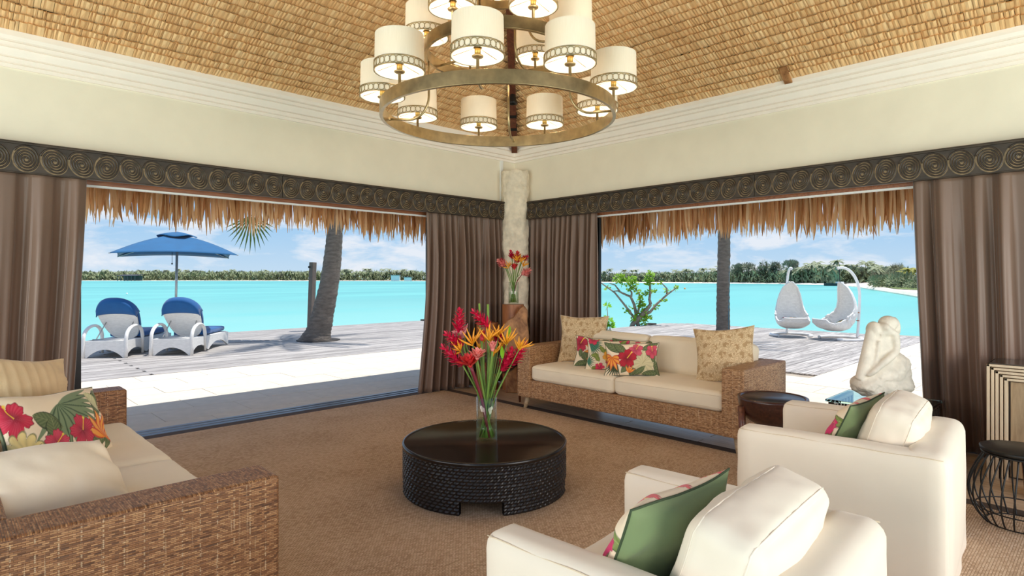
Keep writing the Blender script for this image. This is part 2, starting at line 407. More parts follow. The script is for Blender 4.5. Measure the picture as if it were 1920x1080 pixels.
# outside
MAT['paving'] = plain('limestone_paver', C(216, 204, 186), .8, var=.06, vs=7, bump=.1, bs=12)
MAT['paving_base'] = plain('paver_joint', C(168, 156, 140), .9)
MAT['deck'] = wood('weathered_deck', C(104, 98, 94), C(204, 198, 192), .75, 3, (.5, 14, 14), .3, rnd=.4)
MAT['deck_base'] = plain('deck_joist', C(62, 58, 54), .9)
MAT['blue'] = plain('blue_canvas', C(0, 96, 148), .75, var=.1, vs=4, sheen=.2, trans=.12)
MAT['bluecush'] = plain('blue_cushion', C(0, 84, 146), .8, var=.1, vs=5, sheen=.25)
MAT['alu'] = plain('brushed_pole', C(190, 190, 188), .35, metal=.7, var=.05)
MAT['trunk'] = plain('palm_bark', C(120, 110, 100), .9, var=.3, vs=7, bump=.7, bs=16, stretch=(1, 1, 3), dist=.03)
MAT['bark'] = plain('grey_bark', C(150, 136, 122), .85, var=.3, vs=9, bump=.4, bs=20)
MAT['post'] = plain('grey_post', C(112, 100, 92), .8, var=.15)
MAT['vine'] = plain('vine_leaf', C(140, 180, 34), .5, var=.3, vs=30, trans=.35)
MAT['frond'] = plain('palm_frond', C(118, 136, 68), .55, var=.3, vs=20, trans=.25)
MAT['far_palm'] = plain('hazed_palm_leaf', C(150, 156, 124), .8, var=.3, vs=.6, trans=.1)  # leaf colour paled and greyed to carry distance haze
MAT['hazed_casuarina'] = plain('hazed_casuarina', C(136, 140, 118), .9, var=.25, vs=.4, trans=.1)  # distance haze mixed into the foliage colour
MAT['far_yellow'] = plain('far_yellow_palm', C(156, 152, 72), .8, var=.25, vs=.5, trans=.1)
MAT['far_bush'] = plain('hazed_undergrowth', C(140, 148, 112), .9, var=.35, vs=.3)  # base colour lightened to stand in for distance haze
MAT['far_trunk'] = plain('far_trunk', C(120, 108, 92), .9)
MAT['sand'] = plain('coral_sand', C(238, 228, 208), .95, var=.06, vs=.3)
MAT['turf'] = plain('shore_turf', C(112, 128, 70), .95, var=.25, vs=.5)
MAT['whitepaint'] = plain('white_enamel', C(238, 238, 238), .4, var=.04)
MAT['rust'] = plain('rust', C(172, 104, 62), .8, var=.3, vs=30)
MAT['cable'] = plain('blue_cable', C(60, 120, 140), .5)
MAT['hut'] = plain('grey_boards', C(120, 116, 112), .85, var=.2)
MAT['darkroof'] = plain('dark_roof', C(62, 62, 68), .7)
MAT['hull'] = plain('dark_hull', C(52, 58, 62), .5)
MAT['buoy'] = plain('buoy_orange', C(240, 150, 60), .5)
def water():
    m, g, b = newmat('lagoon_water')
    geo = m.node_tree.nodes.new('ShaderNodeNewGeometry'); pos = geo.outputs['Position']
    mp = g.n('ShaderNodeMapping', Vector=pos, Rotation=(0, 0, -.78), Scale=(.012, .05, 1))
    band = g.noise(mp, 1.0, 5, .55, dist=.9)
    ln = g.n('ShaderNodeVectorMath', 1, _operation='LENGTH', i0=pos)
    far = g.ramp(g.math('DIVIDE', ln, 400.0), [(.0, 0.0), (.06, .25), (.2, .75), (.75, 1.0)])
    near = g.ramp(band, [(.38, C(150, 206, 194)), (.62, C(98, 182, 178))])
    fc = g.ramp(band, [(.38, C(66, 158, 158)), (.62, C(112, 190, 182))])
    g.put(b.inputs['Base Color'], g.mix(far, near, fc))
    b.inputs['Roughness'].default_value = .35; b.inputs['Specular IOR Level'].default_value = .25; b.inputs['IOR'].default_value = 1.33
    rip = g.noise(g.n('ShaderNodeMapping', Vector=pos, Rotation=(0, 0, -.78), Scale=(.8, 2.2, 1)), 1.6, 4)
    g.put(b.inputs['Normal'], g.bump(rip, .35, .12)); return m
MAT['water'] = water()
# ------------------------------------------------------------------ room shell
X0, Y0 = 6.39, 6.47           # inner faces of the two seaward walls
XB, YB = -.75, -.75           # the room's other two sides, open behind the camera
def struct(o): o['kind'] = 'structure'; return o
m = MB(); m.box(((XB + X0 + .3) / 2, (YB + Y0 + .3) / 2, -.09), (X0 - XB + .3, Y0 - YB + .3, .14)); floor = struct(m.build('floor', MAT['slab']))
pk = MB(); pk.box((0, 0, 0), (.136, 1.72, .02)); pme = pk.mesh('floor_plank', MAT['floorwood'])
pk = MB(); pk.box((0, 0, 0), (.136, .86, .02)); pme2 = pk.mesh('floor_plank_short', MAT['floorwood'])
for i in range(11):
    x = 5.06 + .139 * i
    ys = YB + (.87 if i % 2 else 0)
    if i % 2: inst(pme2, 'floor_plank', floor, (x + .02, YB + .43, -.009))
    y = ys
    while y < Y0 - .1:
        L = min(1.73, Y0 - y)
        o = inst(pme if L > .9 else pme2, 'floor_plank', floor, (x + .02, y + (1.73 if L > .9 else .87) / 2, -.009)); y += 1.73
# carpet with its dark binding
cp = thing('carpet', 'woven beige sisal carpet with a dark border covering the lounge floor', 'carpet', (0, 0, 0))
m = MB(); m.box(((XB + 4.90) / 2, (YB + 6.30) / 2, .004), (4.90 - XB, 6.30 - YB, .012)); m.build('pile', MAT['carpet'], cp)
m = MB(); m.box((4.955, (YB + 6.41) / 2, .004), (.11, 6.41 - YB, .014)); m.build('border', MAT['border'], cp)['label'] = 'dark brown border strip'
m = MB(); m.box(((XB + 4.90) / 2, 6.355, .004), (4.90 - XB, .11, .014)); m.build('border', MAT['border'], cp)['label'] = 'dark brown border strip'
# thresholds
m = MB(); m.box((2.7, 6.56, -.002), (6.9, .26, .03)); m.box((2.7, 6.52, .014), (6.9, .03, .012)); m.box((2.7, 6.62, .014), (6.9, .03, .012)); struct(m.build('trim_1', MAT['sill'], bevel=.003))
m = MB(); m.box((6.52, 2.7, -.002), (.26, 6.9, .03)); m.box((6.48, 2.7, .014), (.03, 6.9, .012)); m.box((6.58, 2.7, .014), (.03, 6.9, .012)); struct(m.build('trim_2', MAT['sill'], bevel=.003))
# upper walls + the solid return behind the outer curtains
TOP = 3.52
m = MB(); m.box(((XB + X0 + .3) / 2, Y0 + .15, (2.40 + TOP) / 2), (X0 + .3 - XB, .30, TOP - 2.40)); m.box(((XB + .3) / 2, Y0 + .16, 1.2), (.3 - XB, .28, 2.4)); struct(m.build('wall_left', MAT['wall']))
m = MB(); m.box((X0 + .15, (YB + Y0) / 2, (2.40 + TOP) / 2), (.30, Y0 - YB, TOP - 2.40)); m.box((X0 + .16, (YB + .35) / 2, 1.2), (.28, .35 - YB, 2.4)); struct(m.build('wall_right', MAT['wall']))
m = MB(); m.box(((XB + X0) / 2, YB - .1, (3.2 + TOP) / 2), (X0 - XB, .2, TOP - 3.2)); struct(m.build('wall_back', MAT['wall']))
m = MB(); m.box((XB - .1, (YB + Y0) / 2, (3.2 + TOP) / 2), (.2, Y0 - YB, TOP - 3.2)); struct(m.build('wall_side', MAT['wall']))
# door heads (brown strip + white track under it)
m = MB(); m.box((2.9, 6.57, 2.385), (6.4, .16, .08)); o = struct(m.build('trim_3', MAT['frame'], bevel=.003))
m = MB(); m.box((2.9, 6.53, 2.337), (6.4, .05, .016)); m.build('track', MAT['white'], o)['label'] = 'white sliding track'
m = MB(); m.box((6.49, 2.9, 2.385), (.16, 6.4, .08)); o = struct(m.build('trim_4', MAT['frame'], bevel=.003))
m = MB(); m.box((6.45, 2.9, 2.337), (.05, 6.4, .016)); m.build('track', MAT['white'], o)['label'] = 'white sliding track'
# cornices
prof = [(0, 3.255), (.02, 3.255), (.02, 3.285), (.012, 3.290), (.04, 3.296), (.044, 3.33), (.034, 3.336), (.062, 3.342), (.085, 3.40), (.078, 3.405), (.11, 3.410), (.112, 3.44), (.102, 3.445), (.14, 3.452), (.155, 3.48), (.155, 3.525), (0, 3.525)]
def cornice(name, left):
    m = MB(); vs = []
    for (o, z) in prof:
        if left: vs += [(XB, Y0 - o, z), (X0 - o, Y0 - o, z)]
        else: vs += [(X0 - o, YB, z), (X0 - o, Y0 - o, z)]
    fs = []
    for i in range(len(prof) - 1):
        f = (2 * i, 2 * i + 1, 2 * i + 3, 2 * i + 2); fs.append(f if left else f[::-1])
    m.add(vs, fs); return struct(m.build(name, MAT['cornice']))
cornice('trim_5', True); cornice('trim_6', False)
# white conduit beside the column
m = MB(); m.box((6.10, 6.455, 2.93), (.05, .03, .66)); m.box((6.10, 6.455, 2.64), (.058, .036, .03)); struct(m.build('trim_7', MAT['white'], bevel=.004))
# rough coral column in the corner
m = MB()
def colf(u, v):
    an = u * 2 * PI; z = 3.08 * v
    r = .205 * (1 + .10 * (abs(math.cos(2 * an)) ** 3))
    r += .022 * nz(math.cos(an) * 2, math.sin(an) * 2, z * 5, 1.3) + .012 * nz(math.cos(an) * 4, math.sin(an) * 4, z * 13 + 5, 1.2)
    if v > .995: r *= .96
    return (6.235 + r * math.cos(an), 6.30 + r * math.sin(an), z + (.035 * nz(math.cos(an), math.sin(an), 1, 2) if v > .9 else 0))
m.grid(colf, 64, 150); m.add([(6.235 + .19 * math.cos(a * PI / 8), 6.30 + .19 * math.sin(a * PI / 8), 3.07) for a in range(16)], [list(range(16))])
column = struct(m.build('trim_8', MAT['stone'])); column['label'] = 'rough coral stone column in the room corner'

# ------------------------------------------------------------------ thatched ceiling: outer planes, shingles, hips
APX = Vector((2.86, 3.08, 6.24)); ZC = 3.50; E0 = .12
cx0, cy0 = X0 - E0 + .02, Y0 - E0 + .02
c4 = [Vector((XB, YB, ZC)), Vector((cx0 + .1, YB, ZC)), Vector((cx0 + .1, cy0 + .1, ZC)), Vector((XB, cy0 + .1, ZC))]
m = MB()
for i in range(4):
    a, b = c4[i], c4[(i + 1) % 4]; up = Vector((0, 0, .10))
    m.add([a + up, b + up, APX + up * 1.6], [(0, 1, 2)])
# the eaves beyond the walls
def eave(pts): m.add(pts, [(0, 1, 2, 3)])
eave([(-4, 6.3, 3.66), (6.3, 6.3, 3.66), (8.3, 7.95, 2.64), (-4, 7.95, 2.62)])
eave([(6.3, -4, 3.66), (6.3, 6.3, 3.66), (8.3, 7.95, 2.64), (8.3, -4, 2.66)])
ceiling = struct(m.build('ceiling', MAT['thatch_back']))
big = []           # (size in the photo, matrix)
def plane_rows(left):
    e = Vector((1, 0, 0)) if left else Vector((0, 1, 0))
    base = Vector((0, cy0, ZC)) if left else Vector((cx0, 0, ZC))
    apx = APX - base; apx -= e * apx.dot(e); U = apx.normalized(); L = apx.length
    nrm = (Vector((0, -1, 0)) if left else Vector((-1, 0, 0))); nrm = (nrm - U * nrm.dot(U)).normalized()
    if nrm.z > 0: nrm = -nrm
    end = cx0 if left else cy0; am = APX.x if left else APX.y
    pitch = .088; rows = int(3.2 / pitch); lo = -.6
    for k in range(rows):
        s = .03 + k * pitch; t = s / L
        hi = end + (am - end) * t - .01; lw = lo + (am - lo) * t
        x = lw + random.random() * .05; wob = random.random() * 9
        while x < hi:
            w = random.choice((.024, .03, .034, .04, .05)) * random.uniform(.9, 1.1)
            if x + w > hi: w = hi - x
            if w < .012: break
            off = .006 * math.sin(x * 1.3 + wob) + .003 * math.sin(x * 4.1 + wob * 2)
            c = base + e * (x + w / 2) + U * (s + off) + nrm * random.uniform(0, .004)
            yield c, w, e, U, nrm, k
            x += w + random.uniform(.000, .004)
def shingle(c, w, e, U, nrm, long=.114, jit=None):
    r = random.uniform
    tilt = .036 + r(-.004, .008)
    dn = r(-.004, .004); h = w / 2
    P = []
    for (a, b_, n_) in ((-1, 0, .004), (0, 0, .006), (1, 0, .004), (-1, long, tilt + r(-.005, .005)), (0, long, tilt + .007), (1, long, tilt + r(-.005, .005))):
        P.append(c + e * (a * h) + U * (b_ + dn) + nrm * n_)
    Q = [p - nrm * .022 - U * .004 for p in P[3:]]
    vs = P + Q
    fs = [(0, 1, 4, 3), (1, 2, 5, 4), (3, 4, 7, 6), (4, 5, 8, 7), (0, 3, 6), (2, 8, 5)]
    uo = r(0, 50)
    us = [[(uo, 0), (uo + h, 0), (uo + h, long), (uo, long)], [(uo + h, 0), (uo + w, 0), (uo + w, long), (uo + h, long)],
          [(uo, 0), (uo, .02), (uo + h, .02), (uo + h, 0)], [(uo + h, 0), (uo + h, .02), (uo + w, .02), (uo + w, 0)], [(uo, 0), (uo, long), (uo, 0)], [(uo + w, 0), (uo + w, 0), (uo + w, long)]]
    n = (vs[1] - vs[0]).cross(vs[4] - vs[0])
    if n.dot(nrm) < 0: fs = [f[::-1] for f in fs]; us = [q[::-1] for q in us]
    return vs, fs, us
allsh = []
for left in (True, False):
    for (c, w, e, U, nrm, k) in plane_rows(left):
        d = c.dot(FWD); sz = -1
        if d > .5:
            px = 960 + 1115 * c.dot(RGT) / d; py = 522 - 1115 * (c.z - 1.5) / d
            if 15 < px < 1905 and py > 12 and not (650 < px < 1210): sz = w / d
        allsh.append((sz, c, w, e, U, nrm, k))
order = sorted(range(len(allsh)), key=lambda i: -allsh[i][0])
pick = set(order[:300])
rest = MB()
for i, (sz, c, w, e, U, nrm, k) in enumerate(allsh):
    vs, fs, us = shingle(c, w, e, U, nrm, .13 if k == 0 else .114)
    if i in pick:
        q = MB(); q.add([v - c for v in vs], fs, us); q.build('thatch_shingle', MAT['thatch'], ceiling, c)
    else: rest.add(vs, fs, us)
rest.build('thatch', MAT['thatch'], ceiling)['kind'] = 'stuff'
# hip rafter and the loose board tucked under the right-hand thatch
a = Vector((cx0 - .03, cy0 - .03, ZC - .02)); d = APX - a
m = MB(); M_ = Matrix.Translation(a + d * .5 + Vector((0, 0, -.06))) @ d.to_track_quat('X', 'Z').to_matrix().to_4x4()
m.box((0, 0, 0), (d.length, .085, .12), M=M_); hip = struct(m.build('trim_9', MAT['hip'], bevel=.006)); hip['label'] = 'reddish timber hip rafter running up from the corner'
m = MB()
for t in (.09, .135): m.box((0, 0, 0), (.05, .10, .135), M=Matrix.Translation(a + d * t + Vector((0, 0, -.06))) @ d.to_track_quat('X', 'Z').to_matrix().to_4x4())
m.build('bracket', MAT['darkmetal'], hip, bevel=.004)['label'] = 'dark metal strap'
m = MB(); Ur = (APX - Vector((cx0, APX.y, ZC))).normalized()
m.box((0, 0, 0), (.20, .075, .015), M=Matrix.Translation(Vector((cx0, 2.35, ZC)) + Ur * .13 + Vector((-.03, 0, -.035))) @ Ur.to_track_quat('X', 'Z').to_matrix().to_4x4())
o = m.build('offcut', MAT['burl'], ceiling); o['label'] = 'loose wooden board at the foot of the thatch'
# small bell-shaped lamp on the hip
p = a + d * .20 + Vector((-.03, -.03, -.17))
t = thing('spot_lamp', 'small dark bell-shaped spot lamp fixed to the hip rafter', 'lamp', p)
m = MB(); m.lathe([(.0001, .11), (.03, .11), (.04, .08), (.05, .03), (.065, -.02), (.07, -.035), (.06, -.035), (.04, .0), (.0001, .01)], 20); m.build('shade', MAT['black_metal'], t)
m = MB(); m.tube([(0, 0, .10), (.01, .01, .16)], .012); m.build('bracket', MAT['black_metal'], t)

# ------------------------------------------------------------------ hanging leaf fringe of the eaves
def strip(mb, p, L, w, yaw, sway, seed):
    n = 5; e = Vector((math.cos(yaw), math.sin(yaw), 0)); f = Vector((-e.y, e.x, 0))
    vs = []; fs = []; us = []; uo = seed * 7.3
    for i in range(n + 1):
        t = i / n; ww = w * (1 - .55 * t ** 2.2) if i < n else w * .12
        c = Vector((0, 0, -L * t)) + e * (sway[0] * t * t + .006 * math.sin(t * 5 + seed)) + f * (sway[1] * t * t)
        k = .25 + .3 * math.sin(seed)
        vs += [p + c - e * ww * .5 - f * ww * k, p + c + f * ww * .15, p + c + e * ww * .5 - f * ww * k]
        if i:
            b = 3 * (i - 1)
            fs += [(b, b + 1, b + 4, b + 3), (b + 1, b + 2, b + 5, b + 4)]
            us += [[(uo, t), (uo + .02, t), (uo + .02, t + .2), (uo, t + .2)], [(uo + .02, t), (uo + .04, t), (uo + .04, t + .2), (uo + .02, t + .2)]]
    mb.add(vs, fs, us, True)
def fringe(name, left, lo, hi, at, zb, label):
    t = thing(name, label, 'thatch', ((lo + hi) / 2, at, zb + .6) if left else (at, (lo + hi) / 2, zb + .6))
    o0 = t.location.copy(); restm = MB(); items = []
    for layer in range(4):
        x = lo
        while x < hi:
            w = random.uniform(.022, .055); dep = layer * .075 + random.uniform(-.03, .03)
            zt = zb + .62 + layer * .05 + random.uniform(-.04, .06)
            low = zb + random.uniform(-.03, .10) + (.06 if random.random() < .2 else 0) + layer * .045
            low += .035 * math.sin(x * 2.1) + .02 * math.sin(x * 7.7 + 1)
            p = Vector((x, at + dep - .08, zt)) if left else Vector((at + dep - .08, x, zt))
            yaw = (0 if left else PI / 2) + random.uniform(-.7, .7)
            items.append((p, zt - low, w, yaw, (random.gauss(0, .035), random.gauss(0, .02)), random.random() * 6, layer))
            x += w * random.uniform(.55, 1.2)
    def size(it):
        d = it[0].dot(FWD); px = 960 + 1115 * it[0].dot(RGT) / d if d > 1 else -1
        ok = (168 < px < 785) if left else (1135 < px < 1710)
        return it[2] / d if ok and it[6] == 0 else -1
    items.sort(key=lambda it: -size(it))
    for i, it in enumerate(items):
        if i < 150 and size(it) > 0:
            q = MB(); strip(q, Vector((0, 0, 0)), *it[1:6]); q.build('dry_leaf', MAT['fringe'], t, it[0] - o0)
        else: strip(restm, it[0] - o0, *it[1:6])
    restm.build('leaf_fringe', MAT['fringe'], t)['kind'] = 'stuff'
fringe('eave_thatch', True, -1.8, 8.05, 7.62, 2.07, 'dry leaf fringe hanging from the eave in front of the loungers and umbrella')
fringe('eave_thatch', False, -1.2, 7.7, 8.02, 2.02, 'dry leaf fringe hanging from the eave in front of the hanging chairs')

# ------------------------------------------------------------------ carved valances
def spiral_mesh():
    m = MB(); pts = []; n = 120; turns = 4.4
    for i in range(n + 1):
        t = i / n; an = turns * 2 * PI * t; r = .008 + .080 * t
        pts.append((r * math.cos(an) * 1.0, 0, r * math.sin(an) * 1.26))
    m.tube(pts, .0072, 6); m.add([(.091 * math.cos(k * PI / 16), .002, .113 * math.sin(k * PI / 16)) for k in range(32)], [list(range(32))], mat=1); return m.mesh('spiral_carving', [MAT['spiral'], MAT['medallion']])
sp = spiral_mesh()
def valance(name, label, left, e0, e1):
    t = thing(name, label, 'valance', (0, 6.33, 2.49) if left else (6.28, 0, 2.49), 0 if left else -PI / 2)
    # local x runs along the wall, local -y faces the room
    lo, hi = (e0, e1) if left else (-e1, -e0)
    mid = (lo + hi) / 2
    for a, b in ((lo, mid - .0015), (mid + .0015, hi)):
        m = MB(); m.box(((a + b) / 2, 0, 0), (b - a, .035, .25)); m.build('board', MAT['carved'], t, bevel=.004)
        m = MB(); m.box(((a + b) / 2, .035, .125), (b - a, .13, .02)); m.box(((a + b) / 2, -.022, .118), (b - a, .03, .016)); m.build('top_rail', MAT['carved'], t, bevel=.004)
        m = MB(); m.box(((a + b) / 2, -.018, -.12), (b - a, .02, .010)); m.build('bottom_rail', MAT['carved'], t, bevel=.003)
    n = int((hi - lo) / .183); st = (hi - lo) / n
    for i in range(n): inst(sp, 'spiral_carving', t, (lo + st * (i + .5), -.0215, -.004), (0, random.uniform(-.5, .5), 0), (random.uniform(.97, 1.04), 1, random.uniform(.97, 1.03)))
    # end return towards the wall
    xe = hi if left else lo
    m = MB(); m.box((xe + (-.0175 if left else .0175), .075, 0), (.035, .115, .25)); m.build('end_return', MAT['carved'], t, bevel=.004)
valance('valance', 'dark carved spiral valance over the opening to the blue umbrella', True, XB + .1, 6.09)
valance('valance', 'dark carved spiral valance over the opening to the hanging chairs', False, YB + .1, 6.08)

# ------------------------------------------------------------------ curtains
def curtain(label, left, top, bot, flare=0, seed=0, folds=None, amp=.045, n=None, bow=0):
    """top/bot: (start, end) along the wall"""
    m = MB(); r = random.Random(seed); n = n or int(abs(top[1] - top[0]) * 110) + 60
    nf = folds or int(abs(top[1] - top[0]) / .088)
    ph = [0]; 
    for i in range(nf): ph.append(ph[-1] + r.uniform(.6, 1.5))
    T = ph[-1]; am = [r.uniform(.55, 1.25) for _ in range(nf + 2)]; wd = [r.uniform(.0, 1.0) for _ in range(nf + 2)]
    wall = 6.40 if left else 6.37
    def fn(u, v):
        import bisect
        q = u * T; i = min(nf - 1, max(0, bisect.bisect_right(ph, q) - 1)); f = (q - ph[i]) / (ph[i + 1] - ph[i])
        s = 1 - v
        sway = .012 * math.sin(s * 3.1 + wd[i] * 6) * s
        ff = min(1, max(0, f + sway))
        prof = math.sin(PI * ff) ** 1.0 * am[i] * (1 if i % 2 else -1)
        prof += .28 * math.sin(3 * PI * ff + wd[i] * 3) * am[i] * (.3 + .7 * s)
        a = amp * (.55 + .45 * min(1, s * 4)) * (1 + .35 * s)
        x0 = top[0] + (top[1] - top[0]) * u; x1 = bot[0] + (bot[1] - bot[0]) * u
        k = s ** 1.25; x = x0 + (x1 - x0) * k + bow * math.sin(PI * s) * (1 - u)
        x += .012 * nz(u * 9, s * 2.2, seed) * s
        y = wall - .03 + prof * a - flare * s ** 2 * (1 - abs(2 * u - 1) * .5)
        y = min(y, wall + .05)
        z = .015 + (2.40 - .015) * v
        return (x, y, z) if left else (y, x, z)
    nr = 40
    m.grid(fn, n, nr, flip=not left)
    o = m.build('curtain', MAT['curtain']); so = o.modifiers.new('thick', 'SOLIDIFY'); so.thickness = .004
    return tag(o, label, 'curtain', 'taupe curtains')
curtain('taupe curtain behind the left wicker sofa, beside the blue umbrella view', True, (-.62, .99), (-.62, .86), seed=3, flare=.03, folds=15, amp=.055)
curtain('taupe curtain to the left of the coral column, flaring out at its hem', True, (4.66, 6.08), (4.50, 6.04), seed=11, flare=.06, bow=.05, folds=26, amp=.055)
curtain('taupe curtain to the right of the coral column, behind the damask cushion', False, (6.17, 4.86), (6.15, 4.84), seed=21, flare=.03, folds=26, amp=.055)
curtain('taupe curtain beside the stone sculpture, behind the console', False, (1.30, -.62), (1.20, -.62), seed=31, flare=.04, folds=17, amp=.055)
# edges of the stacked sliding doors
def slider(n, loc, left):
    t = thing('door_%d' % n, None, None, loc, 0 if left else PI / 2); t['kind'] = 'structure'
    m = MB(); m.box((-.035, 0, 1.17), (.05, .045, 2.30)); m.box((-.95, 0, 1.17), (.05, .045, 2.30)); m.box((-.49, 0, .06), (.9, .045, .09)); m.box((-.49, 0, 2.29), (.9, .045, .07)); m.build('door_frame', MAT['darkmetal'], t, bevel=.003)
    m = MB(); m.box((-.49, 0, 1.17), (.87, .008, 2.2)); m.build('pane', MAT['glass'], t)
slider(1, (.985, 6.56, 0), True); slider(2, (5.78, 6.56, 0), True)
slider(3, (6.50, 5.90, 0), False); slider(4, (6.50, 1.25, 0), False)

# ------------------------------------------------------------------ outside floor: pavers and decks
GZ = -.03
m = MB(); m.box((4.0, 8.7, GZ - .06), (22.0, 4.0, .08)); m.box((12.8, .9, GZ - .065), (12.4, 8.0, .08)); m.box((8.0, 5.5, GZ - .067), (2.9, 6, .08)); paving = struct(m.build('floor_terrace', MAT['paving_base']))
tm = MB(); tm.box((0, 0, 0), (.894, .594, .03)); tme = tm.mesh('paver', MAT['paving'])
tm2 = MB(); tm2.box((0, 0, 0), (.594, .894, .03)); tme2 = tm2.mesh('paver', MAT['paving'])
tm3 = MB(); tm3.box((0, 0, 0), (.594, .444, .03)); tme3 = tm3.mesh('paver', MAT['paving'])
for j in range(7):
    for i in range(15):
        x = -3.6 + i * .9 + (.45 if j % 2 else 0); y = 6.52 + .3 + j * .6
        if y + .3 > 10.62 + .4: continue
        inst(tme, 'paver', paving, (x, y, GZ - .015 + random.uniform(-.001, .001)))
for i in range(20):
    for j in range(9):
        x = 6.66 + .3 + i * .6; y = -2.07 + .45 + j * .9 - (.45 if i % 2 else 0)
        if x > 9.72 and y + .45 > 3.36:
            if y - .45 < 3.2: inst(tme3, 'paver', paving, (x, y - .225, GZ - .015))
            continue
        if y > 6.2: continue
        inst(tme2, 'paver', paving, (x, y, GZ - .015 + random.uniform(-.001, .001)))
def deck(label, x0, x1, y0, y1, cut=None):
    t = thing('timber_deck', label, 'deck', ((x0 + x1) / 2, (y0 + y1) / 2, GZ)); t['kind'] = 'structure'
    o0 = t.location.copy(); pitch = .145; n = int((y1 - y0) / pitch); cache = {}
    for j in range(n):
        y = y0 + (j + .5) * pitch; xs = [x0]
        xe = x1 if not cut else x1 - max(0, (y - cut)) * .9
        x = x0
        segs = [xe - x0] if (j % 3) else [(xe - x0) * .43, (xe - x0) * .57]
        for L in segs:
            key = round(L, 1)
            if key not in cache:
                q = MB(); q.box((0, 0, 0), (key - .006, .137, .03)); cache[key] = q.mesh('deck_plank', MAT['deck'])
            inst(cache[key], 'deck_plank', t, Vector((x + key / 2, y, GZ - .013 + random.uniform(-.002, .002))) - o0); x += L
    m = MB(); m.box(((x0 + x1) / 2 - o0.x - (.6 if cut else 0), (y0 + y1) / 2 - o0.y, -.085), (x1 - x0 - .1 - (1.2 if cut else 0), y1 - y0 - .1, .10)); m.box((x1 - .4 - o0.x - (1 if cut else 0), y1 - .2 - o0.y, -.6), (.25, .25, 1.3)); m.box((x0 + .6 - o0.x, y1 - .2 - o0.y, -.6), (.25, .25, 1.3)); m.build('joists', MAT['deck_base'], t)
    return t
deck('weathered grey timber deck under the sun loungers and palm', -5.5, 13.2, 10.72, 17.75)
deck('weathered grey timber deck under the hanging chairs', 10.02, 18.4, 3.33, 11.0, cut=10.2)
# lagoon
m = MB(); R_ = 4000; m.add([(-R_, -R_, -.95), (R_, -R_, -.95), (R_, R_, -.95), (-R_, R_, -.95)], [(0, 1, 2, 3)]); o = struct(m.build('water', MAT['water'])); o['label'] = 'turquoise lagoon'
